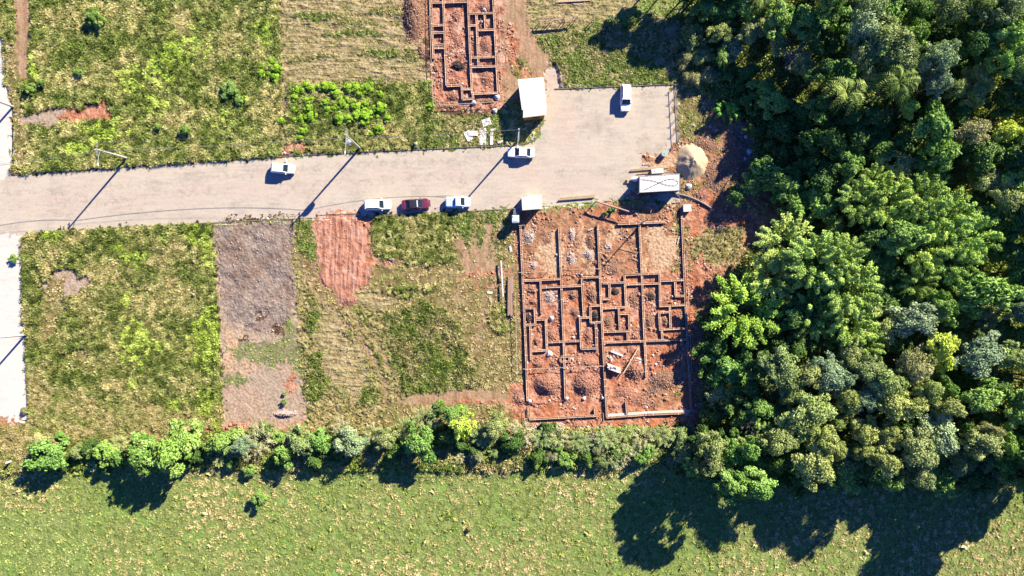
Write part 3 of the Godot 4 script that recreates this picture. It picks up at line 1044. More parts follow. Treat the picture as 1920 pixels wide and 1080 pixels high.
func foundation(label: String, walls: String, tall: float) -> void: # board moulds for strip footings: x1 y1 x2 y2 per wall
	var p := numbers(walls)
	var mid := g(p[0], p[1])
	var t := thing("foundation_formwork", label, "formwork", Vector3(mid.x, 0, mid.z))
	var woods := [grained("mould_board", lin(196, 136, 100, 0.5), 0.85, 0.02, 0.55, Vector3(0.7, 2, 0.7)), grained("mould_board_pale", lin(222, 166, 126, 0.5), 0.85, 0.02, 0.55, Vector3(0.7, 2, 0.7)), grained("mould_board_grey", lin(184, 144, 116, 0.5), 0.85, 0.02, 0.55, Vector3(0.7, 2, 0.7))]
	var new_wood := paint("new_board_edge", lin(250, 206, 170, 0.62), 0.8)
	var tie := Shape.new()
	tie.box(Vector3(0, 0, 0), Vector3(0.42, 0.04, 0.06))
	var ties := [tie.mesh(paint("new_batten", lin(250, 228, 200, 0.66), 0.8)), tie.mesh(paint("worn_batten", lin(196, 156, 118, 0.5), 0.8))]
	for i in range(0, p.size(), 4):
		var h := tall * (1.0 + 0.06 * ((i / 4) % 3 - 1))
		var a := g(p[i], p[i + 1], h)
		var b := g(p[i + 2], p[i + 3], h)
		a.y = 0.0; b.y = 0.0
		var along := (b - a).normalized()
		var side := Vector3(-along.z, 0, along.x) * 0.125
		var length := a.distance_to(b)
		for w in [-1.0, 1.0]:
			var s := Shape.new()
			var rim := Shape.new()
			var pieces := maxi(1, int(length / 3.2))
			for k in pieces: # board lengths butted end to end, each a little off line
				var u: Vector3 = a.lerp(b, float(k) / pieces) + side * w * rng.randf_range(0.9, 1.1) - mid
				var q: Vector3 = a.lerp(b, (k + 0.996) / pieces) + side * w * rng.randf_range(0.9, 1.1) - mid
				var y := h + rng.randf_range(-0.03, 0.03)
				s.beam(u + Vector3.UP * (y / 2.0 - 0.12), q + Vector3.UP * (y / 2.0 - 0.12), 0.045, y + 0.24, Color.WHITE * rng.randf_range(0.8, 1.15))
				rim.beam(u + Vector3.UP * (y + 0.018), q + Vector3.UP * (y + 0.018 + rng.randf_range(-0.01, 0.01)), 0.085, 0.035, Color.WHITE * rng.randf_range(0.45, 1.0))
			part("board", s.mesh_with(woods[rng.randi() % 3], rim, new_wood), t)
		var fill_shape := Shape.new()
		fill_shape.beam(a - mid + Vector3.UP * (h * 0.475 - 0.1) - along * 0.05, b - mid + Vector3.UP * (h * 0.475 - 0.1) + along * 0.05, 0.19, h * 0.95 + 0.2, Color.WHITE)
		part("footing", fill_shape.mesh(grained("footing_earth", lin(206, 164, 138, 0.5), 0.95, 0.03, 0.65)), t)
		var count := int(length / 1.3)
		for k in count:
			var at := a.lerp(b, (k + 0.5 + rng.randf_range(-0.2, 0.2)) / maxf(count, 1)) - mid
			var m := part("batten", ties[rng.randi() % 2], t, at + Vector3.UP * (h + 0.055))
			m.rotation.y = -atan2(along.z, along.x) + PI / 2 + rng.randf_range(-0.1, 0.1)


func mound_mesh(sd: int, m: Material, rough: float, peak: float, lump := 0.3) -> ArrayMesh: # a heap of radius one and height one
	var f := FastNoiseLite.new()
	f.seed = sd
	f.frequency = 1.4
	f.fractal_octaves = 4
	var s := Shape.new()
	var rings := 16
	var sides := 40
	var pts := []
	for j in rings + 1:
		var row := []
		for k in sides:
			var a := TAU * k / sides
			var r := float(j) / rings
			var edge := 1.0 + 0.25 * f.get_noise_2d(cos(a) * 0.7, sin(a) * 0.7)
			var x := cos(a) * r * edge
			var z := sin(a) * r * edge
			var y := pow(maxf(0.0, 1.0 - r * r), peak) * (1.0 + lump * f.get_noise_2d(x * 0.8 + 7.0, z * 0.8)) + rough * (f.get_noise_2d(x * 3.0, z * 3.0) + 0.5 * f.get_noise_2d(x * 9.0, z * 9.0)) * (1.0 - r * r) - 0.1 * r
			row.append(Vector3(x, y, z))
		pts.append(row)
	var nrm := []
	for j in rings + 1:
		var row := []
		for k in sides:
			var across: Vector3 = pts[maxi(j, 1)][(k + 1) % sides] - pts[maxi(j, 1)][(k + sides - 1) % sides]
			var down: Vector3 = pts[mini(j + 1, rings)][k] - pts[maxi(j - 1, 0)][k]
			var up := across.cross(down).normalized() if j > 0 else Vector3.UP
			row.append(up if up.y > 0.0 else -up)
		nrm.append(row)
	for j in rings:
		for k in sides:
			var q := (k + 1) % sides
			var c := Color.WHITE * (1.0 + 0.35 * f.get_noise_2d(k * 0.9, j * 1.3))
			s.smooth(pts[j][k], pts[j][q], pts[j + 1][q], nrm[j][k], nrm[j][q], nrm[j + 1][q], c)
			s.smooth(pts[j][k], pts[j + 1][q], pts[j + 1][k], nrm[j][k], nrm[j + 1][q], nrm[j + 1][k], c)
	return s.mesh(m)


func heaps() -> void:
	var red := grained("heaped_clay", lin(222, 158, 130, 0.48), 1.0, 0.04, 0.6, Vector3.ONE * 0.6, 4.0)
	var brown := grained("heaped_earth", lin(190, 144, 114, 0.5), 1.0, 0.04, 0.55, Vector3.ONE * 0.6, 4.0)
	var pale := grained("heaped_rubble", lin(236, 210, 194, 0.5), 1.0, 0.05, 0.6, Vector3.ONE * 0.8, 4.0)
	var black := grained("heaped_ash", lin(86, 74, 68, 0.45), 1.0, 0.05, 0.45, Vector3.ONE * 0.8, 6.0)
	var kinds := {
		"r": [mound_mesh(1, red, 0.16, 1.6), mound_mesh(2, red, 0.18, 1.3), mound_mesh(3, red, 0.2, 1.8)],
		"b": [mound_mesh(4, brown, 0.18, 1.6), mound_mesh(5, brown, 0.2, 1.3)],
		"p": [mound_mesh(6, pale, 0.26, 1.5), mound_mesh(7, pale, 0.3, 1.3)],
		"k": [mound_mesh(8, black, 0.4, 0.9), mound_mesh(9, black, 0.42, 0.8)],
	}
	var lumps := PackedFloat32Array()
	# x|y|radius east-west|radius north-south|height|kind|label
	var table := """
992|442|13|16|0.5|p|pale stony heap in the north-west corner of the west foundation
1000|497|9|9|0.45|p|small white rubble heap by the batter board in the west foundation
1026|450|9|9|0.25|b|low scatter of brown clods in the middle of the west foundation's first bay
1072|440|7|14|0.45|p|narrow pinkish rubble heap at the top of the second bay
1071|483|9|16|0.5|p|white and grey broken rubble strip along the second bay
1104|478|10|12|0.45|p|whitish rubble patch beside the third long wall
1108|450|10|18|0.4|b|brown clod bank against the third long wall
1118|492|9|8|0.4|r|red soil heap by the foot of the third long wall
1141|462|9|9|0.35|p|white lime heap just east of the third long wall
1152|505|13|14|0.4|b|brown cloddy heap north of the east foundation's first rooms
997|543|11|10|0.55|b|brown heap in the west foundation's first room
1000|565|9|7|0.4|r|low red heap below the brown one in the first room
1030|556|10|14|0.4|p|pale streaked soil heap in the second room
1075|553|9|10|0.6|b|dark crumbly heap in the third room
1078|585|10|9|0.5|b|brown heap at the lower end of the third room
1110|552|11|18|0.6|b|tall dark heap in the fourth room by the middle wall
1115|593|9|10|0.5|k|blackish heap in the small square room by the middle wall
992|597|7|9|0.45|k|dark wet heap in the small west closet
1034|625|10|14|0.4|r|pink clods beside the west foundation's mid wall
1104|630|9|14|0.45|r|red heap in the narrow lower room by the middle wall
1007|638|8|11|0.5|r|red heap in the lower west room
1010|682|14|9|0.5|r|long red clod bank below the lower west room
1040|683|10|9|0.45|r|red clod heap left of the little brick-size pit
1107|682|14|9|0.45|r|red clod bank by the middle wall below the pit
1027|719|27|24|1.5|r|big pink clay heap in the west foundation's lower bay
1098|719|26|24|1.3|r|big red clay heap in the second lower bay beside the middle wall
1153|547|8|8|0.5|k|black-shadowed heap in the east foundation's square room
1141|602|10|16|0.45|b|brown heap in the east foundation's west room
1190|560|12|22|0.35|b|streaked brown soil bank along the east foundation's passage
1219|556|10|8|0.5|k|charcoal black ash heap in the passage
1218|602|10|18|0.4|b|grey-brown soil bank below the ash heap
1272|600|13|14|0.45|b|dark heap in the east foundation's far room
1248|603|7|9|0.4|b|little heap in the east closet
1160|634|10|5|0.3|r|small red heap in the long low room
1190|630|9|8|0.4|r|red clods at the lower end of the passage
1190|692|24|22|1.2|r|high pink clay mound with a steep shaded south side
1245|712|30|20|0.8|b|dark broad heap under the woodland's shade in the last bay
1170|735|18|12|0.3|r|low red spread of clods near the foot of the clay mound
1200|750|22|14|0.35|r|loose red soil bank near the bottom wall
777|22|24|58|1.5|b|long brown spoil bank west of the north foundation
790|95|9|16|0.6|b|brown spoil lump at the south end of the long bank
856|30|12|14|0.45|r|rubbly red heap in the north foundation's long hall
858|75|12|16|0.3|r|low red clods halfway down the long hall
859|124|14|10|0.6|k|charred black heap low in the long hall
818|128|9|12|0.5|r|red heap in the north foundation's west strip
850|180|14|10|0.5|r|red clods in the foot of the west strip
908|12|14|9|0.4|r|red heap in the north foundation's top right room
913|84|12|18|0.5|r|cloddy red heap in the north foundation's right room
914|146|18|16|0.5|r|wide pink heap in the north foundation's bottom right room
915|190|20|5|0.4|b|brown clod ridge outside the north foundation's south wall
845|200|30|5|0.3|b|dark earth ridge along the string line of the north foundation
1000|755|30|4|0.35|r|red earth ridge along the foot of the west foundation
975|745|16|18|0.5|r|loose red soil spilling from the west foundation's corner
1030|798|30|6|0.5|p|pale grey ash bank below the west foundation
1085|797|14|6|0.5|r|red bank below the west foundation next to the grey ash
1325|270|22|14|0.4|b|brown scraped earth bank by the woodland
1380|285|26|50|0.7|b|dark tipped spoil bank at the woodland edge
1345|330|26|30|0.5|b|churned brown earth heap in the clearing
1316|365|16|12|0.4|r|red earth heap east of the container
535|776|26|7|0.7|p|broken grey concrete lumps at the foot of the gravel lot
655|563|15|10|0.3|r|rounded toe of the red clay tip
"""
	for line in table.split("\n", false):
		var f := line.split("|")
		if f.size() < 7: continue
		var at := on(f[0].to_float(), f[1].to_float(), 0.02)
		var list: Array = kinds[f[5]]
		var o := part("soil_heap" if f[5] != "p" else "rubble_heap", list[rng.randi() % list.size()], null, at)
		o.basis = Basis.from_scale(Vector3(f[2].to_float() / K, f[4].to_float() * 0.75, f[3].to_float() / K)) * Basis(Vector3.UP, rng.randf() * TAU)
		tag(o, f[6], "heap")
		var shade: Color = {"r": lin(214, 156, 126, 0.46), "b": lin(196, 152, 122, 0.5), "p": lin(232, 206, 190, 0.5), "k": lin(110, 96, 88, 0.5)}[f[5]]
		for q in int(10 + f[2].to_float() * f[3].to_float() * 0.7): # lumps lying on it and round its foot
			var a := rng.randf() * TAU
			var d := sqrt(rng.randf()) * 1.1
			var at2 := at + Vector3(cos(a) * d * f[2].to_float() / K, 0, sin(a) * d * f[3].to_float() / K)
			at2.y += f[4].to_float() * 0.75 * pow(maxf(0.0, 1.0 - d * d), 1.5)
			var sz := rng.randf_range(0.08, 0.22) * (1.0 + 1.2 * pow(rng.randf(), 4.0))
			put(lumps, at2, rng.randf() * TAU, sz, sz * rng.randf_range(0.5, 0.9), shade * rng.randf_range(0.55, 1.15))
	var sand := mound_mesh(12, grained("sand", lin(232, 208, 168, 0.55), 1.0, 0.02, 0.85, Vector3.ONE, 1.0), 0.035, 1.5, 0.25)
	var o := part("sand_pile", sand, null, on(1296, 303, 0.05))
	o.scale = Vector3(3.0, 1.7, 3.4)
	tag(o, "pale building sand pile beside the container, half in shade", "sand pile")
	# loose clods and stones
	var stone := Shape.new()
	var r := RandomNumberGenerator.new()
	r.seed = 8
	var ring := []
	for k in 6: ring.append(Vector3(cos(TAU * k / 6), r.randf_range(-0.2, 0.2), sin(TAU * k / 6)) * r.randf_range(0.4, 0.6))
	for k in 6:
		var q := (k + 1) % 6
		stone.face(ring[k], ring[q], Vector3(0.1, 0.5, 0), Vector3(0.1, 0.5, 0), Vector3.UP + ring[k])
		stone.face(ring[k], ring[q], Vector3(0, -0.4, 0.1), Vector3(0, -0.4, 0.1), Vector3.DOWN + ring[k])
	var clod := stone.mesh(paint("clod", Color.WHITE, 1.0))
	scatter("loose_lumps", clod, lumps, "lumps of earth and rubble lying on the heaps", "clods")
	var buffers := {}
	var cluster := FastNoiseLite.new()
	cluster.seed = 71
	cluster.frequency = 0.22
	cluster.fractal_octaves = 3
	for i in 90000:
		var x := rng.randf_range(-50.0, 45.0)
		var z := rng.randf_range(-50.0, 25.0)
		var id := id_at(x, z)
		var chance := 0.0
		var c := Color.WHITE
		var where := ""
		match id:
			CLAY, PINK: chance = 0.4; c = lin(210, 150, 118, 0.46); where = "site"
			EARTH: chance = 0.5; c = lin(190, 144, 112, 0.48); where = "site"
			RUTS: chance = 0.25; c = lin(218, 160, 132, 0.5); where = "tip"
			GRAVEL: chance = 0.7; c = lin(184, 168, 156, 0.45); where = "gravel"
			MUD: chance = 0.5; c = lin(130, 100, 84, 0.45); where = "site"
		var heap := cluster.get_noise_2d(x, z)
		if rng.randf() > chance + heap * (1.6 if where == "site" else 0.0): continue
		if where != "site": heap = -0.4
		var size := rng.randf_range(0.08, 0.22) * (1.0 + maxf(heap, -0.4) * 1.0) * (1.0 + 1.6 * pow(rng.randf(), 5.0))
		if rng.randf() < 0.13 and where != "tip": c = lin(232, 208, 190, 0.5)
		if not buffers.has(where): buffers[where] = PackedFloat32Array()
		put(buffers[where], Vector3(x, land(x, z) + size * 0.15, z), rng.randf() * TAU, size, size * rng.randf_range(0.5, 0.9), c * rng.randf_range(0.7, 1.2))
	scatter("loose_clods", clod, buffers.site, "loose red clods strewn over the building sites", "clods")
	scatter("loose_clods", clod, buffers.tip, "clods along the ruts of the red clay tip", "clods")
	scatter("gravel", clod, buffers.gravel, "grey broken stone covering the narrow lot", "gravel")


func batter_boards() -> void: # setting-out rails on stakes
	var table := """
972.6|423|984|422|short setting-out rail at the north-west corner of the west foundation
972|511|1027|509|pale setting-out rail across the top of the first room
1060|478|1059|516|upright pale rail beside the second long wall
1066|505|1128|504|pale setting-out rail ending at the third long wall
981|692|1131|686.5|long white setting-out rail across the two lower bays
988|797|1000|796|corner rail at the south-west foot of the west foundation
988|797|989|764|rail running north from the south-west foot of the west foundation
1132|790|1150|789|corner rail below the middle wall
1131|775|1132|790|rail running down the lower end of the middle wall
1212|784.5|1224|784|lone pale batten lying below the bottom wall
1286|779|1300|779|corner rail at the south-east foot of the east foundation
1299|766|1300|779|rail down the south-east corner of the east foundation
807.6|100|812.4|196|pale setting-out rail west of the north foundation
812.4|197.4|882|193.7|setting-out rail south of the north foundation's west strip
882|193.7|932|190.5|setting-out rail south of the north foundation's right rooms
804.8|-10|807.6|99|rail west of the north foundation's upper rooms
935|-8|941|168|long dark rail along the east side of the north foundation
1287.5|470|1291|560|rail east of the east foundation's upper bays
1291|560|1297|700|rail east of the east foundation's rooms
966|545|970|705|rail between the grass and the west foundation
"""
	var m := grained("rail_wood", lin(238, 212, 184, 0.5), 0.8, 0.02, 0.7, Vector3(1, 2, 1))
	for line in table.split("\n", false):
		var f := line.split("|")
		var a := g(f[0].to_float(), f[1].to_float(), 0.9)
		var b := g(f[2].to_float(), f[3].to_float(), 0.9)
		var lying := line.contains("lying")
		a.y = 0.0; b.y = 0.0
		var t := thing("setting_out_rail", f[4], "rail", a)
		var s := Shape.new()
		var y := 0.06 if lying else 0.9
		s.beam(Vector3(0, y, 0), b - a + Vector3(0, y + 0.01, 0), 0.08, 0.05)
		part("rail", s.mesh(m), t)
		if lying: continue
		var count := maxi(2, int(a.distance_to(b) / 2.0) + 1)
		for k in count:
			var st := Shape.new()
			st.beam(Vector3(0, -0.2, 0), Vector3(0, 0.873, 0), 0.06, 0.06)
			part("stake", st.mesh(m), t, (b - a) * (k / (count - 1.0)) * 0.98 + (b - a).normalized() * 0.04)
	# raking struts on the east wall
	for k in 12:
		var py := 424.0 + k * 27.0
		var px := 1281.0 + (py - 400.0) * 0.047
		var a := g(px + 4.0, py)
		var t := thing("raking_strut", "raking timber strut propping the outer board of the east foundation", "strut", a, 0.0, "struts along the east foundation")
		var s := Shape.new()
		s.beam(Vector3(-0.1, 0.5, 0), Vector3(0.75, 0.0, 0.05), 0.06, 0.06)
		part("brace", s.mesh(m), t)
		var q := Shape.new()
		q.beam(Vector3(0.75, -0.2, 0.1), Vector3(0.75, 0.4, 0.1), 0.06, 0.06)
		part("stake", q.mesh(m), t)


func board(called: String, x1: float, y1: float, x2: float, y2: float, y: float, wide: float, thick: float, c: Color, label: String, category: String, group := "", y_end := -1.0) -> void:
	var a := g(x1, y1, y)
	var b := g(x2, y2, y)
	var s := Shape.new()
	var rise := (y_end - y) if y_end >= 0.0 else 0.0
	s.beam(Vector3.ZERO, b - a + Vector3.UP * rise, wide, thick)
	var o := part(called, s.mesh(grained("%s_%s" % [called, c.to_html()], c, 0.8, 0.02, 0.75, Vector3(1, 2, 1))), null, a)
	tag(o, label, category, group)


func timber() -> void:
	var pale := lin(240, 216, 172, 0.5)
	for k in 5:
		board("timber_board", 1047.0 + k * 1.2, 375.6 - k * 1.25, 1114.0 + k * 0.5, 370.2 - k * 1.3, 0.16 + 0.035 * (k % 2), 0.115, 0.3, pale * (0.85 + 0.08 * (k % 3)), "long yellow board in the stack at the kerb west of the raised log", "board", "boards stacked at the kerb")
	for k in 3:
		board("timber_board", 1182.0 + k, 320.5 - k * 1.5, 1253.0 - k * 6.0, 314.5 - k * 1.4, 0.17 + 0.035 * k, 0.13, 0.2, pale * (0.9 + 0.07 * k), "long pale board lying just north of the container", "board", "boards north of the container")
	for k in 5:
		board("short_timber", 1194.0 + k * 9, 326.5 - (k % 2) * 2.4, 1216.0 + k * 9, 325.0 - (k % 2) * 2.4, 0.12 + 0.03 * k, 0.11, 0.05, lin(214, 164, 112, 0.5), "short brown timber offcut between the long boards and the container", "board", "offcuts north of the container")
	for k in 3:
		board("timber_board", 1043.0 + k * 2, 4.0 - k * 1.8, 1108.0, 0.5 - k * 1.8, 0.25, 0.15, 0.1, pale * (0.9 + 0.08 * k), "pale board in the stack on the dry grass at the top", "board", "boards on the dry grass")
	for k in 8:
		board("formwork_panel", 953.5 + (k % 4) * 2.6, 518.0 + (k * 5) % 7, 953.0 + (k % 4) * 2.8, 590.0 + (k * 3) % 5, 0.18 + 0.26 * (k / 4), 0.22, 0.2, lin(216, 178, 150, 0.5) * (0.8 + 0.09 * (k % 4)), "long pinkish plank in the stack beside the west foundation", "plank", "planks stacked beside the west foundation")
	board("white_beam", 939.5, 488, 943.5, 556, 0.75, 0.24, 0.12, lin(246, 242, 234, 0.6), "long white beam lying across trestles on the worn grass", "beam")
	board("white_beam", 936, 500, 941, 524, 0.55, 0.16, 0.1, lin(240, 232, 218, 0.6), "shorter white beam beside the long white one", "beam")
	board("diagonal_brace", 931, 538, 947, 516, 0.3, 0.14, 0.06, lin(214, 178, 130, 0.5), "tan plank lying askew under the white beams", "plank")
	board("cross_plank", 914, 539.5, 938, 539, 0.1, 0.1, 0.06, pale, "thin pale plank lying west of the white beams", "plank")
	board("plywood_sheet", 913.5, 548, 923.5, 549, 0.12, 0.4, 0.03, lin(246, 240, 214, 0.6), "small cream sheet lying in the grass west of the white beams", "sheet")
	board("broken_sheet", 917, 562, 922, 561, 0.12, 0.5, 0.03, lin(240, 224, 204, 0.6), "scrap of cream board in the grass", "sheet")
	for k in [[495.0, "northern"], [522.0, "middle"], [548.0, "southern"]]:
		var t := thing("trestle", "%s wooden trestle under the long white beam" % k[1], "trestle", on(940.0 + (float(k[0]) - 488.0) * 0.06, k[0]))
		var s := Shape.new()
		s.beam(Vector3(-0.35, 0.64, 0), Vector3(0.35, 0.64, 0), 0.09, 0.08)
		part("bar", s.mesh(paint("trestle_wood", lin(190, 150, 110, 0.5), 0.8)), t)
		for w in [[-1, -1], [-1, 1], [1, -1], [1, 1]]:
			var l := Shape.new()
			l.beam(Vector3(w[0] * 0.3, 0.6, 0), Vector3(w[0] * 0.36, -0.03, w[1] * 0.28), 0.05, 0.05)
			part("leg", l.mesh(paint("trestle_wood", lin(190, 150, 110, 0.5), 0.8)), t)
	board("long_pole", 1197, 652, 1168, 700, 0.5, 0.16, 0.12, lin(248, 222, 176, 0.5), "long yellow board leaning down the clay mound", "board", "", 0.9)
	board("white_slab", 1145, 658, 1168, 667, 0.3, 0.34, 0.12, lin(250, 244, 236, 0.6), "white slab propped on red soil in the lower bay", "slab")
	board("white_slab", 1193, 671, 1206, 675, 0.14, 0.3, 0.08, lin(248, 240, 230, 0.6), "short white slab near the east foundation's mid wall", "slab")
	board("long_pole", 1279, 650, 1276, 715, 0.25, 0.12, 0.1, lin(196, 176, 162, 0.5), "grey straight pole lying by the east wall in the shade", "pole")
	board("thin_lath", 1161, 465, 1203, 475, 0.25, 0.09, 0.05, lin(224, 206, 156, 0.5), "pale lath lying across the east foundation's first bay", "lath")
	board("thin_lath", 1186, 484, 1204, 494, 0.2, 0.1, 0.06, lin(236, 228, 214, 0.5), "white lath leaning on the east foundation's mid wall", "lath")
	board("white_pipe", 1270, 457, 1274, 443, 0.2, 0.14, 0.1, lin(240, 234, 226, 0.6), "short white pipe beside the east wall", "pipe")
	board("white_pipe", 1104, 432, 1113, 428, 0.3, 0.12, 0.1, lin(240, 234, 226, 0.6), "white pipe lying on rubble beside the third long wall", "pipe")
	board("white_cladding", 956.5, 461, 958.5, 472, 0.2, 0.4, 0.05, lin(240, 238, 234, 0.6), "white panel standing on the grass edge west of the west foundation", "panel")
	# the white sand-cement strip along the bottom wall
	var s := Shape.new()
	var pts := numbers("1139,776 1214,771 1296,768 1296,773 1214,777 1139,782")
	var poly := []
	for i in 6: poly.append(g(pts[i * 2], pts[i * 2 + 1]) + Vector3.UP * 0.34)
	for i in 2:
		var low := [poly[i], poly[i + 1], poly[4 - i], poly[5 - i]]
		var eight := []
		for q in low: eight.append(q - Vector3.UP * 0.5)
		for q in low: eight.append(q + Vector3.UP * 0.02 * i)
		s.hexa(eight)
	tag(part("cement_strip", s.mesh(grained("cement", lin(246, 236, 226, 0.6), 0.9, 0.02, 0.75))), "white cement strip along the inside of the bottom wall", "cement strip")


func raised_log() -> void:
	var t := thing("raised_log", "pale tree trunk carried on two forked posts above red soil", "log", on(1116, 377))
	var a := g(1116, 376.5, 1.9) - t.position
	var b := g(1180, 396.5, 1.9) - t.position
	a.y = 1.9; b.y = 1.8
	var s := Shape.new()
	s.tube([a, a.lerp(b, 0.35) + Vector3(0, 0.03, 0.03), a.lerp(b, 0.7), b], [0.17, 0.16, 0.15, 0.14], 9)
	part("trunk", s.mesh(grained("pale_bark", lin(226, 190, 172, 0.5), 0.9, 0.06, 0.6, Vector3(1, 3, 1))), t)
	for q in [a.lerp(b, 0.03), a.lerp(b, 0.62)]:
		var p := Shape.new()
		p.tube([Vector3(q.x, -0.3, q.z), Vector3(q.x, q.y - 0.14, q.z)], [0.09, 0.08], 7)
		part("post", p.mesh(grained("grey_bark", lin(150, 126, 108, 0.5), 0.9, 0.06, 0.6)), t)
	var brush := thing("brushwood", "tangle of cut branches on the verge beside the raised log", "brushwood", on(1150, 380))
	var w := Shape.new()
	var r := RandomNumberGenerator.new()
	r.seed = 4
	for i in 9:
		twigs(w, r, Vector3(r.randf_range(-0.9, 0.9), 0.1, r.randf_range(-0.4, 0.4)), Vector3(r.randfn(), 0.3, r.randfn()).normalized(), 0.7, 0.03, 2, lin(200, 168, 132, 0.5))
	part("branch", w.mesh(paint("dead_twig", Color.WHITE, 0.9)), brush)
	var iron := thing("rebar_heap", "tangled heap of bent steel bars in the container's shade", "steel bars", on(1224, 381))
	var bars := Shape.new()
	for i in 34:
		var p0 := Vector3(r.randf_range(-1.6, 1.0), r.randf_range(0.05, 0.6), r.randf_range(-0.9, 1.0))
		var d := Vector3(r.randfn(), r.randfn() * 0.15, r.randfn()).normalized() * r.randf_range(0.5, 1.3)
		bars.tube([p0, p0 + d * 0.6 + Vector3.UP * 0.1, p0 + d + Vector3(r.randfn(), 0, r.randfn()) * 0.25], [0.028, 0.028, 0.028], 4, Color.WHITE, false)
	part("bars", bars.mesh(paint("galvanised", lin(170, 178, 188, 0.6), 0.5, 0.3)), iron)
	for q in [[1240, 722, "grey brushwood lying at the foot of the shaded heap"], [1286, 375, "small pale heap of dry palm leaves behind the container"], [1224, 735, "dry forked branches on the red soil by the shaded heap"]]:
		var bt := thing("brushwood", q[2], "brushwood", on(q[0], q[1]))
		var z := Shape.new()
		for i in 8:
			twigs(z, r, Vector3(r.randf_range(-1.0, 1.0), 0.2, r.randf_range(-0.5, 0.5)), Vector3(r.randfn(), 0.15, r.randfn()).normalized(), 0.9, 0.03, 2, lin(210, 180, 160, 0.5))
		part("branch", z.mesh(paint("dead_twig", Color.WHITE, 0.9)), bt)
	var pipe := thing("drain_pipe", "curved grey corrugated drain pipe lying east of the container", "pipe", on(1300, 372))
	var ps := Shape.new()
	var line := []
	var rad := []
	for i in 9:
		var u := i / 8.0
		line.append(g(1262 + 72 * u, 363 + 6 * u + 22 * u * u, 0.25) - pipe.position)
		rad.append(0.17)
	ps.tube(line, rad, 9)
	part("pipe", ps.mesh(grained("grey_pipe", lin(140, 140, 146, 0.5), 0.6, 0.05, 0.7)), pipe)
	var blocks := thing("block_stack", "white stack of concrete blocks casting a shadow on red soil", "block stack", on(1150, 689))
	var bl := Shape.new()
	bl.box(Vector3.ZERO, Vector3(0.42, 0.2, 0.2))
	var bm := bl.mesh(grained("block", lin(248, 240, 232, 0.6), 0.9, 0.05, 0.8))
	for layer in 5:
		for i in 5 - layer / 3:
			for j in 4:
				if rng.randf() < 0.16 and layer > 2: continue
				var o := part("block", bm, blocks, Vector3(-0.95 + i * 0.45 + 0.1 * (j % 2), 0.12 + layer * 0.205, -0.3 + j * 0.24 + i * 0.16 - 0.3))
				o.rotation.y = -0.35 + rng.randf_range(-0.08, 0.08)
	for q in [[1143, 671, "little white block pile left of the white slab"], [1128, 648, "white sack on the middle wall's foot"], [1197, 681, "white cement spill of blocks near the mid wall"]]:
		var bt := thing("block_pile", q[2], "blocks", on(q[0], q[1]))
		for i in 4:
			var o := part("block", bm, bt, Vector3(rng.randf_range(-0.4, 0.4), 0.1 + 0.2 * (i / 3), rng.randf_range(-0.3, 0.3)))
			o.rotation.y = rng.randf() * PI
	# sacks, buckets and boulders
	var blob := mound_mesh(15, grained("white_sack", lin(246, 244, 244, 0.62), 0.8, 0.05, 0.8), 0.2, 0.5)
	var spots := """
1034|597|5|0.5|crumpled white sack in the west foundation's second room|sack
1030|663|6|0.4|torn white sheet of plastic below the lower west room|plastic sheet
1043|478|2.2|0.3|white bag by the batter board of the first bay|bag
1062|747|4|0.6|white lime-stained stone at the lower end of the mid wall|stone
1095|747|4|0.4|cream stone below the second clay heap|stone
1130|746|4|0.5|bluish boulder against the middle wall|boulder
993|752|4|0.5|white boulder at the foot of the west long wall|boulder
978|747|5|0.4|cream boulder at the west foundation's outer corner|boulder
988|680|3|0.4|white stone on the west long wall's lower part|stone
1090|516|2.5|0.4|white bag at the corner of the fourth room|bag
1085|594|3|0.3|white paper sack on the crossing of two moulds|sack
1152|394|3|0.4|pale boulder beside the green weeds near the raised log|boulder
1070|390|1.6|0.2|white plastic tub on the brown earth south of the boards|tub
1260|556|2.5|0.3|white bucket-sized stone in the east foundation's corner room|stone
908|19|4|0.4|white plastic scrap in the north foundation's top right room|plastic
903|42|3|0.4|white plastic scrap in the north foundation's small left cell|plastic
888|193|5|0.5|whitish boulder on the string line south of the north foundation|boulder
932|183|6|0.6|bluish white rubble at the north foundation's south-east corner|rubble
928|208|5|0.5|grey rubble lump in the white roofed building's shade|rubble
1398|257|4|0.5|white bag on the dark spoil bank|bag
1404|285|6|0.5|grey plastic sheet on the dark spoil bank|plastic sheet
1396|298|4|0.4|white rag on the lower end of the dark spoil bank|rag
1300|236|2.4|0.3|white tin on the worn ground by the fence|tin
1291|350|6|0.5|pale heap of dry leaves next to the drain pipe|dry leaves
780|271|3.4|0.7|small white meter cover in the verge north of the road|meter cover
1008|836|5|0.5|white plastic bag on the hedge bank below the west foundation|bag
1468|870|2|0.3|white stone in the woodland's south edge|stone
"""
	for lineq in spots.split("\n", false):
		var f := lineq.split("|")
		var o := part(f[5].replace(" ", "_"), blob, null, on(f[0].to_float(), f[1].to_float()))
		o.basis = Basis.from_scale(Vector3(f[2].to_float() / K, f[3].to_float(), f[2].to_float() / K)) * Basis(Vector3.UP, rng.randf() * TAU)
		tag(o, f[4], f[5])


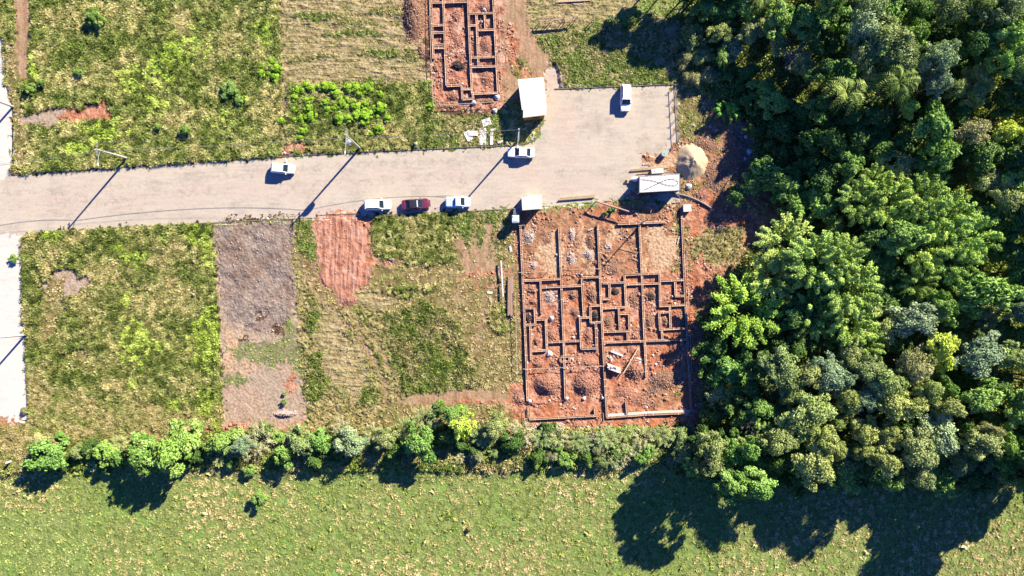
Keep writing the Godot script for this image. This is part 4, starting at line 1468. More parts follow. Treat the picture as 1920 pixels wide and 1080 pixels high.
func bench(px1: float, py1: float, px2: float, py2: float, label: String) -> void:
	var t := thing("work_bench", label, "bench", on(px1, py1))
	var b := g(px2, py2) - g(px1, py1)
	var side := Vector3(-b.z, 0, b.x).normalized()
	var s := Shape.new()
	s.beam(Vector3(0, 1.1, 0) - side * 0.14, b + Vector3(0, 1.1, 0) - side * 0.14, 0.24, 0.05)
	s.beam(Vector3(0, 1.1, 0) + side * 0.14, b + Vector3(0, 1.12, 0) + side * 0.14, 0.22, 0.05)
	part("bench_top", s.mesh(grained("bench_wood", lin(216, 186, 146, 0.5), 0.8, 0.02, 0.7)), t)
	for k in 4:
		var at: Vector3 = b * float([0.01, 0.33, 0.7, 0.98][k])
		for w in [-1.0, 1.0]:
			var l := Shape.new()
			l.beam(at + side * w * 0.26 + Vector3(0, -0.2, 0), at + side * w * 0.26 + Vector3(0, 1.45, 0), 0.08, 0.08)
			part("leg", l.mesh(paint("bench_leg", lin(170, 140, 112, 0.5), 0.8)), t)
	var steel := Shape.new()
	var r := RandomNumberGenerator.new()
	r.seed = 19
	for i in 14:
		var p0 := b * r.randf_range(0.1, 0.7) + Vector3(0, 1.18, 0)
		steel.tube([p0, p0 + Vector3(r.randf_range(-0.6, 0.6), 0.05, r.randf_range(-0.2, 0.4))], [0.03, 0.03], 4, Color.WHITE, false)
	var o := part("steel_offcuts", steel.mesh(paint("rust", lin(150, 84, 60, 0.5), 0.8)), null, t.position)
	tag(o, "rusty bent bar ends lying on the work bench", "steel bars")


func racks() -> void:
	bench(1011, 46, 1077, 40, "long steel-bending bench on paired legs in the dry grass")
	for q in [[1112, 41, "left post frame standing on the turf east of the bench"], [1146, 38, "right post frame nearer the woodland's shade"]]:
		var t := thing("post_frame", q[2], "post frame", on(q[0], q[1]))
		for w in [-0.28, 0.28]:
			var l := Shape.new()
			l.beam(Vector3(0.05 * w, -0.2, w), Vector3(0.05 * w, 1.5, w), 0.09, 0.09)
			part("post", l.mesh(paint("bench_leg", lin(170, 140, 112, 0.5), 0.8)), t)
		var c := Shape.new()
		c.beam(Vector3(0, 1.2, -0.4), Vector3(0, 1.2, 0.4), 0.07, 0.07)
		part("crossbar", c.mesh(paint("bench_leg", lin(170, 140, 112, 0.5), 0.8)), t)
	var f := thing("barrier_fence", "low steel barrier along the east end of the paving", "fence", on(1264, 160))
	var steel := grained("weathered_steel", lin(176, 164, 150, 0.5), 0.7, 0.05, 0.6)
	var b := g(1270, 268) - g(1264, 160)
	var rail := Shape.new()
	rail.beam(Vector3(0, 1.02, 0), b + Vector3(0, 1.02, 0), 0.07, 0.07)
	rail.beam(Vector3(0.03, 0.1, 0), b + Vector3(0.03, 0.1, 0), 0.25, 0.2)
	part("rail", rail.mesh(steel), f)
	for k in 6:
		var at := b * (0.02 + k * 0.19)
		for w in [-0.16, 0.16]:
			var p := Shape.new()
			p.beam(at + Vector3(0, -0.3, w), at + Vector3(0.02, 1.3, w), 0.06, 0.06)
			part("post", p.mesh(steel), f)
		var c := Shape.new()
		c.beam(at + Vector3(-0.35, 1.28, 0), at + Vector3(0.35, 1.28, 0), 0.05, 0.05)
		part("crossbar", c.mesh(steel), f)


# ---------- sheds ----------

func ribbed(a: Vector3, b: Vector3, c: Vector3, pitch: float, deep: float, col := Color.WHITE) -> Shape: # a ribbed metal sheet: a corner, b along the ribs' row, c down the ribs
	var s := Shape.new()
	var count := maxi(4, int(a.distance_to(b) / pitch) * 4)
	var up := (c - a).cross(b - a).normalized()
	if up.y < -0.01: up = -up
	for k in count:
		var lift: Array[float] = [0.0, 1.0, 1.0, 0.0]
		var t0 := float(k) / count
		var t1 := float(k + 1) / count
		var p := a.lerp(b, t0) + up * deep * lift[k % 4]
		var q := a.lerp(b, t1) + up * deep * lift[(k + 1) % 4]
		var d := c - a
		s.hexa([p - up * 0.006, q - up * 0.006, q - up * 0.006 + d, p - up * 0.006 + d, p + up * 0.004, q + up * 0.004, q + up * 0.004 + d, p + up * 0.004 + d], col)
	return s


func sheds() -> void:
	# the white roofed site hut
	var hut := thing("site_hut", "yellow walled hut under a big white ribbed roof", "hut", on(998, 186))
	var white := grained("white_sheet_metal", lin(244, 244, 242, 0.6), 0.5, 0.015, 0.86)
	var roof := [g(970.7, 149.3, 3.3), g(1018.9, 144.9, 3.2), g(1026.2, 214.4, 3.0), g(980.5, 220.2, 3.1)]
	for i in 4: roof[i] -= hut.position
	for k in 5: # sheets laid across, each lapping the next
		var t0 := k / 5.0
		var t1 := (k + 1.04) / 5.0
		var a: Vector3 = roof[0].lerp(roof[3], t0) + Vector3.UP * (0.02 - 0.006 * (k % 2))
		var b: Vector3 = roof[0].lerp(roof[3], t1) + Vector3.UP * (0.03 - 0.006 * (k % 2))
		var c: Vector3 = roof[1].lerp(roof[2], t0) + Vector3.UP * (0.02 - 0.006 * (k % 2))
		part("roof_sheet", ribbed(a + (c - a).normalized() * (-0.25 if k == 4 else 0.0) * -1.0, b, c, 0.26, 0.03).mesh(white), hut)
	var wall := grained("yellow_render", lin(232, 168, 40, 0.5), 0.85, 0.03, 0.8)
	var at := Vector3(0, 0, 0)
	var turn := 0.105
	for q in [[Vector3(-0.1, 1.45, -2.35), Vector3(3.4, 3.1, 0.14)], [Vector3(-0.1, 1.4, 3.42), Vector3(3.4, 2.9, 0.14)], [Vector3(-1.74, 1.42, 0.535), Vector3(0.14, 2.95, 5.62)], [Vector3(1.54, 1.42, 0.535), Vector3(0.14, 2.95, 5.62)]]:
		var s := Shape.new()
		s.box(q[0].rotated(Vector3.UP, turn), q[1], turn)
		part("wall", s.mesh(wall), hut, at)
	for q in [[Vector3(1.63, 1.05, -1.2), Vector3(0.05, 2.1, 0.9), "door", lin(120, 96, 70, 0.5)], [Vector3(1.63, 1.5, 1.6), Vector3(0.05, 0.9, 1.2), "window", lin(60, 74, 84, 0.5)], [Vector3(0.3, 1.5, 3.51), Vector3(1.2, 0.9, 0.05), "window", lin(60, 74, 84, 0.5)]]:
		var s := Shape.new()
		s.box(q[0].rotated(Vector3.UP, turn), q[1], turn)
		part(q[2], s.mesh(paint("hut_" + q[2], q[3], 0.4)), hut)
	# the small white kiosk on the south kerb
	var kiosk := thing("kiosk", "small white kiosk standing on the south kerb", "kiosk", on(996, 381))
	var kr := [g(977.5, 368.5, 2.7), g(1015, 365.6, 2.7), g(1015.7, 391.5, 2.6), g(979.2, 394.2, 2.6)]
	for i in 4: kr[i] -= kiosk.position
	var pw := grained("kiosk_panel", lin(232, 240, 244, 0.6), 0.6, 0.02, 0.9)
	for k in 3:
		var a: Vector3 = kr[0].lerp(kr[1], k / 3.0) + Vector3.UP * 0.01 * k
		var b: Vector3 = kr[0].lerp(kr[1], (k + 1.02) / 3.0) + Vector3.UP * 0.01 * k
		var d: Vector3 = kr[3].lerp(kr[2], k / 3.0) + Vector3.UP * 0.01 * k
		part("roof_sheet", ribbed(a, b, d, 0.24, 0.02).mesh(white), kiosk)
	for q in [[Vector3(0, 1.28, -1.0), Vector3(2.9, 2.6, 0.08)], [Vector3(0, 1.25, 1.0), Vector3(2.9, 2.5, 0.08)], [Vector3(-1.41, 1.26, 0), Vector3(0.08, 2.5, 1.9)], [Vector3(1.41, 1.26, 0), Vector3(0.08, 2.5, 1.9)]]:
		var s := Shape.new()
		s.box(q[0], q[1])
		part("wall", s.mesh(pw), kiosk)
	var kd := Shape.new()
	kd.box(Vector3(0.5, 1.0, 1.06), Vector3(0.8, 2.0, 0.03))
	part("door", kd.mesh(paint("kiosk_door", lin(150, 160, 170, 0.5), 0.5)), kiosk)
	for q in [[966.5, 413, 2.3, "pale blue portable toilet at the corner of the west foundation", lin(216, 236, 246, 0.65)], [968.5, 399, 1.7, "grey tool locker in the kiosk's shade", lin(130, 140, 150, 0.45)]]:
		var t := thing("portable_toilet" if q[2] > 2.0 else "tool_locker", q[3], "toilet" if q[2] > 2.0 else "locker", on(q[0], q[1]))
		var m := grained("booth_%s" % q[0], q[4], 0.5, 0.03, 0.85)
		var s := Shape.new()
		s.box(Vector3(0, q[2] * 0.48, 0), Vector3(1.1, q[2] * 0.96, 1.15), 0.02)
		part("cabin", s.mesh(m), t)
		var rf := Shape.new()
		rf.box(Vector3(0, q[2] * 0.96 + 0.05, 0), Vector3(1.18, 0.1, 1.22), 0.02, Color.WHITE, 0.08)
		rf.box(Vector3(0, q[2] * 0.96 + 0.13, 0.3), Vector3(0.8, 0.06, 0.25), 0.02, Color.WHITE * 0.9, 0.2)
		part("roof", rf.mesh(m), t)
		var d := Shape.new()
		d.box(Vector3(0, q[2] * 0.46, 0.59), Vector3(0.8, q[2] * 0.85, 0.03), 0.02, Color.WHITE * 0.7)
		part("door", d.mesh(m), t)
		var vent := Shape.new()
		vent.tube([Vector3(-0.4, q[2] * 0.9, -0.4), Vector3(-0.4, q[2] * 1.06 + 0.2, -0.4)], [0.06, 0.06], 8)
		part("vent_pipe", vent.mesh(m), t)
	# the container
	var box := thing("shipping_container", "white roofed shipping container near the sand pile", "container", on(1232, 346))
	var steel := grained("container_paint", lin(206, 204, 198, 0.6), 0.5, 0.03, 0.75)
	var dark := grained("container_side", lin(120, 128, 134, 0.5), 0.5, 0.03, 0.75)
	var r := [g(1199.7, 331, 2.75), g(1273.8, 326.2, 2.75), g(1274.4, 356.3, 2.75), g(1199.3, 360.7, 2.75)]
	for i in 4: r[i] -= box.position
	part("roof", ribbed(r[0], r[1], r[3], 0.55, 0.025).mesh(grained("container_roof", lin(248, 244, 236, 0.66), 0.5, 0.015, 0.86)), box)
	var inner := []
	var centre: Vector3 = (r[0] + r[1] + r[2] + r[3]) / 4.0
	for q in r: inner.append(q.lerp(centre, 0.012))
	for i in 4:
		var a: Vector3 = inner[i] - Vector3.UP * 0.03
		var b: Vector3 = inner[(i + 1) % 4] - Vector3.UP * 0.03
		part("side_panel" if i != 3 else "door", ribbed(a, b, a - Vector3.UP * 2.6, 0.3, 0.03).mesh(dark), box)
	for i in 4:
		var post := Shape.new()
		post.beam(r[i] - Vector3.UP * 2.72, r[i] + Vector3.UP * 0.03, 0.13, 0.13)
		part("corner_post", post.mesh(steel), box)
		var e := Shape.new()
		e.beam(r[i].lerp(r[(i + 1) % 4], 0.014) + Vector3.UP * 0.01, r[i].lerp(r[(i + 1) % 4], 0.986) + Vector3.UP * 0.01, 0.1, 0.11)
		part("edge_rail", e.mesh(steel), box)
	var hose := Shape.new()
	var line := []
	var rad := []
	for q in [[1202, 336], [1212, 337], [1226, 339], [1240, 343.5], [1254, 347.5], [1266, 348], [1271, 345], [1271, 339.5], [1264, 336], [1254, 335.8], [1246, 338], [1236, 342.5], [1222, 349.5], [1208, 356]]:
		line.append(g(q[0], q[1], 2.85) - box.position)
		rad.append(0.035)
	hose.tube(line, rad, 6)
	var h := part("hose", hose.mesh(paint("hose_rubber", lin(90, 70, 50, 0.4), 0.7)), null, box.position)
	tag(h, "brown hose looped on the container's roof", "hose")
	# things round the container
	var mixer := thing("water_drum", "pale green round drum standing on the paving by the sand pile", "drum", on(1244, 289.5))
	var dm := grained("drum_plastic", lin(196, 214, 204, 0.5), 0.5, 0.04, 0.85)
	var ds := Shape.new()
	ds.tube([Vector3(0, -0.02, 0), Vector3(0, 0.3, 0), Vector3(0, 0.9, 0), Vector3(0, 1.2, 0)], [0.42, 0.5, 0.52, 0.5], 18, Color.WHITE, false)
	part("drum", ds.mesh(dm), mixer)
	var lid := Shape.new()
	lid.tube([Vector3(0, 1.2, 0), Vector3(0, 1.24, 0)], [0.55, 0.52], 18)
	lid.tube([Vector3(0, 1.24, 0), Vector3(0, 1.3, 0)], [0.14, 0.12], 10)
	part("lid", lid.mesh(dm), mixer)
	var small := thing("bucket", "small pale bucket behind the round drum", "bucket", on(1250, 281))
	var bs := Shape.new()
	bs.tube([Vector3(0, -0.02, 0), Vector3(0, 0.4, 0)], [0.2, 0.25], 12)
	part("pail", bs.mesh(grained("bucket_grey", lin(190, 206, 196, 0.5), 0.6, 0.04, 0.8)), small)
	var tank := thing("water_tank", "white box tank against the container's north side", "tank", on(1231, 322))
	var ts := Shape.new()
	ts.box(Vector3(0, 0.55, 0), Vector3(2.0, 1.1, 0.75), 0.06, Color.WHITE, 0.04)
	part("body", ts.mesh(grained("tank_white", lin(252, 252, 252, 0.7), 0.5, 0.03, 0.92)), tank)
	var tl := Shape.new()
	tl.tube([Vector3(-0.4, 1.1, 0), Vector3(-0.4, 1.17, 0)], [0.18, 0.16], 12)
	part("cap", tl.mesh(paint("tank_cap", lin(200, 200, 200, 0.6), 0.5)), tank)
	var fan := thing("cement_mixer", "white drum cement mixer at the container's west end", "mixer", on(1190, 337))
	var fs := Shape.new()
	fs.tube([Vector3(-0.5, 0.6, 0), Vector3(-0.2, 0.75, 0), Vector3(0.2, 0.9, 0), Vector3(0.5, 1.05, 0)], [0.28, 0.45, 0.45, 0.26], 14)
	part("drum", fs.mesh(grained("tank_white", lin(252, 252, 252, 0.7), 0.5, 0.03, 0.92)), fan)
	for w in [-0.35, 0.35]:
		var l := Shape.new()
		l.beam(Vector3(w, -0.05, 0.35), Vector3(w * 0.6, 0.8, 0), 0.06, 0.06)
		l.beam(Vector3(w, -0.05, -0.35), Vector3(w * 0.6, 0.8, 0), 0.06, 0.06)
		part("stand", l.mesh(paint("dark_steel", lin(60, 60, 64, 0.5), 0.6)), fan)
		var wh := Shape.new()
		wh.tube([Vector3(w, 0.2, 0.36), Vector3(w, 0.2, 0.44)], [0.22, 0.22], 14)
		part("wheel", wh.mesh(paint("rubber", lin(30, 30, 32, 0.5), 0.9)), fan)
	var jerry := thing("jerrycan", "yellow jerrycan standing on the paving west of the container", "jerrycan", on(1177, 343))
	var js := Shape.new()
	js.box(Vector3(0, 0.26, 0), Vector3(0.34, 0.5, 0.26), 0.5, Color.WHITE, 0.08)
	part("can", js.mesh(grained("can_yellow", lin(232, 190, 90, 0.55), 0.6, 0.04, 0.8)), jerry)
	var jc := Shape.new()
	jc.tube([Vector3(0.05, 0.5, 0), Vector3(0.05, 0.6, 0)], [0.06, 0.05], 8)
	part("cap", jc.mesh(paint("dark_steel", lin(60, 60, 64, 0.5), 0.6)), jerry)
	for q in [[1171, 344, "left black tub beside the yellow jerrycan"], [1174, 340, "black tub just north of the yellow jerrycan"]]:
		var t := thing("black_tub", q[2], "tub", on(q[0], q[1]))
		var s := Shape.new()
		s.tube([Vector3(0, 0, 0), Vector3(0, 0.35, 0)], [0.17, 0.22], 12)
		part("tub", s.mesh(paint("rubber", lin(30, 30, 32, 0.5), 0.9)), t)
	var chest := thing("meter_box", "white concrete meter box on the building site's north-east corner", "meter box", on(1286, 391))
	var cs := Shape.new()
	cs.box(Vector3(0, 0.45, 0), Vector3(1.2, 0.9, 1.1), 0.05)
	part("body", cs.mesh(grained("chest", lin(240, 236, 226, 0.62), 0.85, 0.05, 0.7)), chest)
	var cl := Shape.new()
	cl.box(Vector3(0, 0.94, 0), Vector3(1.35, 0.08, 1.25), 0.05)
	part("lid", cl.mesh(grained("chest", lin(240, 236, 226, 0.62), 0.85, 0.05, 0.7)), chest)
	# loose roofing sheets on the verge
	for q in [["899,241 911.8,240.5 899,272.5", 0.14, "wide white ribbed sheet lying square to the road"], ["919.3,248.5 925,248.2 918.6,272", 0.12, "narrow white ribbed sheet beside the wide one"], ["902.5,226 918,220.6 906.5,238.5", 0.16, "white square sheet lying askew by the rubble"], ["869,250 880,244.5 877,266", 0.16, "crumpled white ribbed sheet farthest from the hut"], ["878,246 896.5,246.5 878,255", 0.3, "white ribbed sheet resting on the crumpled one"]]:
		var p := numbers(q[0])
		var a: Vector3 = g(p[0], p[1]) + Vector3.UP * (land(g(p[0], p[1]).x, g(p[0], p[1]).z) + q[1])
		var b: Vector3 = g(p[2], p[3]) + Vector3.UP * a.y
		var c: Vector3 = g(p[4], p[5]) + Vector3.UP * (a.y - 0.05)
		tag(part("roofing_sheet", ribbed(Vector3.ZERO, b - a, c - a, 0.2, 0.025).mesh(white), null, a), q[2], "sheet")
	for q in [[948, 377, "scrap of white card in the grass by the kiosk"], [938, 266, "white offcut in the hut's verge"], [925, 243, "pale lath on the verge near the narrow sheet"]]:
		var s := Shape.new()
		s.box(Vector3(0, 0.1, 0), Vector3(0.9, 0.05, 0.35), 0.2)
		tag(part("offcut", s.mesh(paint("offcut", lin(244, 238, 222, 0.6), 0.8)), null, on(q[0], q[1])), q[2], "offcut")


# ---------- poles and wires ----------

func pole(px: float, py: float, tall: float, lean: Vector2, arms: int, lamp: Vector2, label: String) -> Vector3:
	var base := on(px, py, 0.0)
	var t := thing("utility_pole", label, "utility pole", base)
	var conc := grained("pole_concrete", lin(226, 222, 214, 0.55), 0.85, 0.04, 0.8, Vector3(1, 0.5, 1))
	var top := Vector3(lean.x, tall, lean.y)
	var s := Shape.new()
	s.tube([Vector3(0, -0.3, 0), top * 0.5, top], [0.2, 0.16, 0.12], 10)
	part("shaft", s.mesh(conc), t)
	var wood := grained("cross_arm", lin(200, 192, 176, 0.5), 0.8, 0.04, 0.7)
	for k in arms:
		var y := tall - 0.25 - k * 1.1
		var c := top * (y / tall)
		var a := Shape.new()
		a.beam(c + Vector3(0.14, 0, -1.0), c + Vector3(0.14, 0, 1.0), 0.1, 0.12)
		part("cross_arm", a.mesh(wood), t)
		for w in [-0.9, -0.45, 0.45, 0.9]:
			var i := Shape.new()
			i.tube([c + Vector3(0.14, 0.06, w), c + Vector3(0.14, 0.16, w), c + Vector3(0.14, 0.28, w)], [0.03, 0.07, 0.04], 8)
			part("insulator", i.mesh(paint("porcelain", lin(214, 214, 210, 0.6), 0.3)), t)
	if lamp != Vector2.ZERO:
		var c := top * 0.86
		var l := Shape.new()
		l.tube([c, c + Vector3(lamp.x * 0.5, 0.35, lamp.y * 0.5), c + Vector3(lamp.x, 0.45, lamp.y)], [0.045, 0.04, 0.035], 7)
		part("lamp_arm", l.mesh(paint("galvanised", lin(170, 178, 188, 0.6), 0.5, 0.3)), t)
		var hd := Shape.new()
		hd.box(c + Vector3(lamp.x, 0.42, lamp.y) + Vector3(lamp.x, 0, lamp.y).normalized() * 0.25, Vector3(0.26, 0.12, 0.6), atan2(lamp.x, lamp.y), Color.WHITE, 0.3)
		part("lamp_head", hd.mesh(paint("lamp_head", lin(214, 220, 224, 0.6), 0.4)), t)
	return base + top


func wire(a: Vector3, b: Vector3, sag: float, thick: float, label: String) -> void:
	var s := Shape.new()
	var pts := []
	var rad := []
	for i in 25:
		var u := i / 24.0
		pts.append((b - a) * u - Vector3.UP * sag * 4.0 * u * (1.0 - u))
		rad.append(thick)
	s.tube(pts, rad, 5)
	tag(part("overhead_wire", s.mesh(paint("wire", lin(150, 148, 144, 0.4), 0.6)), null, a), label, "wire")


func poles() -> void:
	var p0 := pole(25, 200, 9.0, Vector2(0.0, 0.0), 0, Vector2(-1.2, -0.3), "concrete pole standing beside the west street at the top")
	var p1 := pole(240, 297, 9.3, Vector2(0.1, 0.3), 1, Vector2(-0.1, 2.0), "leaning grey lamp pole on the north verge near the west street")
	var p2 := pole(675, 278, 10.6, Vector2(0, 0), 2, Vector2(-0.2, 2.3), "tall transformer pole on the north verge opposite the red clay tip")
	var p3 := pole(972, 263, 8.4, Vector2(0, 0), 0, Vector2(-0.2, 2.4), "slim lamp pole at the bend of the kerb near the hut")
	var p4 := pole(48, 628, 9.0, Vector2(0, 0), 0, Vector2(-1.6, 0.1), "white pole at the edge of the west street beside the big lot")
	var tr := Node3D.new()
	for ch in get_children():
		if ch.has_meta("label") and String(ch.get_meta("label")).begins_with("tall transformer"): tr = ch
	var can := Shape.new()
	can.tube([Vector3(-0.1, 6.9, 0.62), Vector3(-0.1, 7.1, 0.62), Vector3(-0.1, 8.2, 0.62), Vector3(-0.1, 8.3, 0.62)], [0.36, 0.42, 0.42, 0.34], 14)
	for k in 6:
		var a := TAU * k / 6.0
		can.box(Vector3(-0.1 + cos(a) * 0.46, 7.6, 0.62 + sin(a) * 0.46), Vector3(0.16, 0.9, 0.04), -a)
	part("transformer", can.mesh(grained("transformer_paint", lin(206, 216, 220, 0.6), 0.5, 0.04, 0.85)), tr)
	for k in 3:
		var b := Shape.new()
		b.tube([Vector3(-0.35 + k * 0.25, 8.3, 0.62), Vector3(-0.35 + k * 0.25, 8.65, 0.62)], [0.06, 0.04], 8)
		part("bushing", b.mesh(paint("porcelain", lin(214, 214, 210, 0.6), 0.3)), tr)
	var d := Vector3(0, -1.3, 0)
	wire(p1 + d, p2 + Vector3(0, -2.4, 0), 0.9, 0.035, "twisted cable from the leaning lamp pole to the transformer pole")
	wire(p1 + Vector3(0.14, 0, 0.45), p2 + Vector3(0.14, -0.2, 0.45), 0.7, 0.016, "thin upper wire between lamp pole and transformer pole, road side")
	wire(p1 + Vector3(0.14, 0, -0.9), p2 + Vector3(0.14, -0.2, -0.9), 0.7, 0.016, "thin upper wire between lamp pole and transformer pole, field side")
	wire(p2 + Vector3(0, -2.4, 0), p3 + Vector3(0, -0.5, 0), 1.0, 0.03, "cable from the transformer pole to the slim pole by the hut")
	wire(g(-60, 316, 8) + Vector3.ZERO, p1 + d, 0.8, 0.035, "cable running west from the leaning lamp pole")
	wire(g(-60, 312, 9), p1 + Vector3(0.14, 0, 0.45), 0.8, 0.016, "thin wire running west from the leaning lamp pole's cross arm")
	wire(p3 + Vector3(0, -0.4, 0), g(902, 246.5, 7.4), 0.3, 0.02, "short stay wire running west from the slim pole")
	# a slender service pole on the building site
	var base := on(1203, 418)
	var sp := thing("service_pole", "slender grey service pole at the head of the east foundation", "pole", base)
	var s := Shape.new()
	s.tube([Vector3(0, -0.3, 0), Vector3(0, 6.1, 0)], [0.11, 0.08], 9)
	part("shaft", s.mesh(grained("pole_concrete", lin(226, 222, 214, 0.55), 0.85, 0.04, 0.8, Vector3(1, 0.5, 1))), sp)
	var mb := Shape.new()
	mb.box(Vector3(0, 1.4, 0.16), Vector3(0.36, 0.5, 0.2))
	part("meter", mb.mesh(paint("lamp_head", lin(214, 220, 224, 0.6), 0.4)), sp)
	var mk := thing("boundary_post", "white concrete boundary post at the pasture's north-west corner", "post", on(23, 864))
	var ms := Shape.new()
	ms.box(Vector3(0, 0.7, 0), Vector3(0.3, 1.5, 0.3), 0.4, Color.WHITE, 0.15)
	part("post", ms.mesh(grained("white_post", lin(244, 242, 238, 0.62), 0.85, 0.05, 0.85)), mk)
	var fl := thing("fallen_log", "fallen weathered log pointing out of the hedge into the pasture", "log", on(1240, 868))
	var fs := Shape.new()
	fs.tube([Vector3(-0.7, 0.2, -0.9), Vector3(0.2, 0.16, 0.2), Vector3(1.4, 0.1, 1.3)], [0.17, 0.15, 0.1], 8)
	part("trunk", fs.mesh(grained("grey_bark", lin(150, 126, 108, 0.5), 0.9, 0.06, 0.6)), fl)


# ---------- cars ----------

func car(px: float, py: float, heading: float, kind: String, length: float, colour: Color, label: String) -> void:
	var at := g(px, py, 0.7)
	at.y = 0.005
	var t := thing("parked_car", label, "car", at, deg_to_rad(heading))
	var gloss := StandardMaterial3D.new()
	gloss.resource_name = "car_paint"
	gloss.albedo_color = colour.linear_to_srgb()
	gloss.roughness = 0.35
	gloss.clearcoat_enabled = true
	gloss.clearcoat = 0.7
	gloss.clearcoat_roughness = 0.05
	var glass := paint("car_glass", Color(0.012, 0.022, 0.03), 0.06)
	var black := paint("rubber", lin(30, 30, 32, 0.5), 0.9)
	var trim := paint("car_trim", Color(0.03, 0.03, 0.032), 0.6)
	var l := length / 2.0
	var w := 0.88 if kind != "hatch" else 0.84
	# hull: rings from tail to nose
	var deck := {"sedan": 0.98, "suv": 1.02, "hatch": 0.98, "pickup": 1.05}
	var ds: float = deck[kind]
	var stations := [[-1.0, 0.70, 0.86], [-0.97, 0.86, 0.93], [-0.85, 0.97, 1.0], [-0.5, 1.0, 1.0], [0.0, 1.0, 1.0], [0.35, 1.0, 0.98], [0.6, 0.99, 0.93], [0.82, 0.95, 0.86], [0.94, 0.84, 0.78], [1.0, 0.62, 0.66]]
	var rings := []
	for q in stations:
		var x: float = q[0] * l
		var ww: float = w * q[1]
		var top: float = ds * q[2]
		var low := 0.28
		rings.append([Vector3(x, low, -ww * 0.9), Vector3(x, low + 0.2, -ww), Vector3(x, 0.62, -ww), Vector3(x, top - 0.1, -ww * 0.97), Vector3(x, top, -ww * 0.84), Vector3(x, top + 0.025, 0), Vector3(x, top, ww * 0.84), Vector3(x, top - 0.1, ww * 0.97), Vector3(x, 0.62, ww), Vector3(x, low + 0.2, ww), Vector3(x, low, ww * 0.9)])
	var hull := Shape.new()
	var count: int = rings[0].size()
	for i in rings.size() - 1:
		for k in count:
			var m := (k + 1) % count
			var mid: Vector3 = (rings[i][k] + rings[i + 1][m]) / 2.0
			hull.face(rings[i][k], rings[i][m], rings[i + 1][m], rings[i + 1][k], Vector3(0, mid.y - 0.55, mid.z) if k < count - 1 else Vector3.DOWN)
	for e in [0, rings.size() - 1]:
		var c := Vector3.ZERO
		for q in rings[e]: c += q / count
		for k in count:
			hull.face(rings[e][k], rings[e][(k + 1) % count], c, c, Vector3(-1 if e == 0 else 1, 0, 0))
	part("body", hull.mesh(gloss), t)
	# cabin: foot line and roof line
	var cab := {"sedan": [-0.72, 0.46, -0.42, 0.14, 1.45], "suv": [-0.93, 0.48, -0.84, 0.2, 1.68], "hatch": [-0.93, 0.46, -0.78, 0.14, 1.52], "pickup": [-0.22, 0.52, -0.16, 0.22, 1.62]}
	var cb: Array = cab[kind]
	var y0 := ds - 0.02
	var y1: float = cb[4]
	var wb := w * 0.86
	var wt := w * 0.74
	var foot := [Vector3(cb[0] * l, y0, -wb), Vector3(cb[1] * l, y0, -wb * 0.94), Vector3(cb[1] * l, y0, wb * 0.94), Vector3(cb[0] * l, y0, wb)]
	var head := [Vector3(cb[2] * l, y1 - 0.04, -wt), Vector3(cb[3] * l, y1, -wt), Vector3(cb[3] * l, y1, wt), Vector3(cb[2] * l, y1 - 0.04, wt)]
	var names := ["side_window", "windscreen", "side_window", "rear_window"]
	for i in 4:
		var s := Shape.new()
		var m := (i + 1) % 4
		s.face(foot[i], foot[m], head[m], head[i], (foot[i] + foot[m]) / 2.0 - Vector3((foot[0].x + foot[1].x) / 2.0, 0, 0))
		part(names[i], s.mesh(glass), t)
		var p := Shape.new()
		p.beam(foot[i], head[i], 0.09, 0.09)
		part("pillar", p.mesh(gloss), t)
	for sgn in [-1.0, 1.0]:
		var p := Shape.new()
		p.beam(Vector3((cb[0] + cb[1]) * 0.5 * l, y0, sgn * wb), Vector3((cb[2] + cb[3]) * 0.5 * l - 0.1, y1 - 0.02, sgn * wt), 0.1, 0.06)
		part("pillar", p.mesh(gloss), t)
	var roof := Shape.new()
	var roof_paint: Material = gloss
	if label.contains("black roof"): roof_paint = paint("black_roof", Color(0.02, 0.02, 0.022), 0.3)
	for i in 4:
		var x0: float = lerpf(head[0].x, head[1].x, i / 4.0)
		var x1: float = lerpf(head[0].x, head[1].x, (i + 1) / 4.0)
		var z := wt * 1.03
		var ya := y1 - 0.03 + 0.05 * sin(PI * (i / 4.0 * 0.8 + 0.1))
		var yb := y1 - 0.03 + 0.05 * sin(PI * ((i + 1) / 4.0 * 0.8 + 0.1))
		for k in 4:
			var za := lerpf(-z, z, k / 4.0)
			var zb := lerpf(-z, z, (k + 1) / 4.0)
			var da := 0.035 * (1.0 - pow(za / z, 2.0))
			var db := 0.035 * (1.0 - pow(zb / z, 2.0))
			roof.face(Vector3(x0, ya + da, za), Vector3(x1, yb + da, za), Vector3(x1, yb + db, zb), Vector3(x0, ya + db, zb), Vector3.UP)
	part("roof", roof.mesh(roof_paint), t)
	if label.contains("black roof"):
		var strip := Shape.new()
		strip.box(Vector3(head[1].x - 0.02, y1 + 0.035, 0), Vector3(0.16, 0.02, wt * 1.7))
		part("sun_strip", strip.mesh(paint("sun_strip", lin(236, 232, 236, 0.65), 0.5)), t)
	for sgn in [-1.0, 1.0]:
		for fx in [-0.6, 0.62]:
			var tyre := Shape.new()
			tyre.tube([Vector3(fx * l, 0.32, sgn * (w - 0.17)), Vector3(fx * l, 0.32, sgn * (w + 0.02))], [0.32, 0.32], 18)
			var o := part("wheel", tyre.mesh(black), t)
			var rim := Shape.new()
			rim.tube([Vector3(fx * l, 0.32, sgn * (w + 0.0)), Vector3(fx * l, 0.32, sgn * (w + 0.03))], [0.2, 0.19], 12)
			part("rim", rim.mesh(paint("rim_alloy", Color(0.45, 0.45, 0.47), 0.35, 0.7)), o)
		var lamp := Shape.new()
		lamp.box(Vector3(l * 0.91, 0.72, sgn * w * 0.66), Vector3(0.16, 0.12, 0.3), sgn * 0.35)
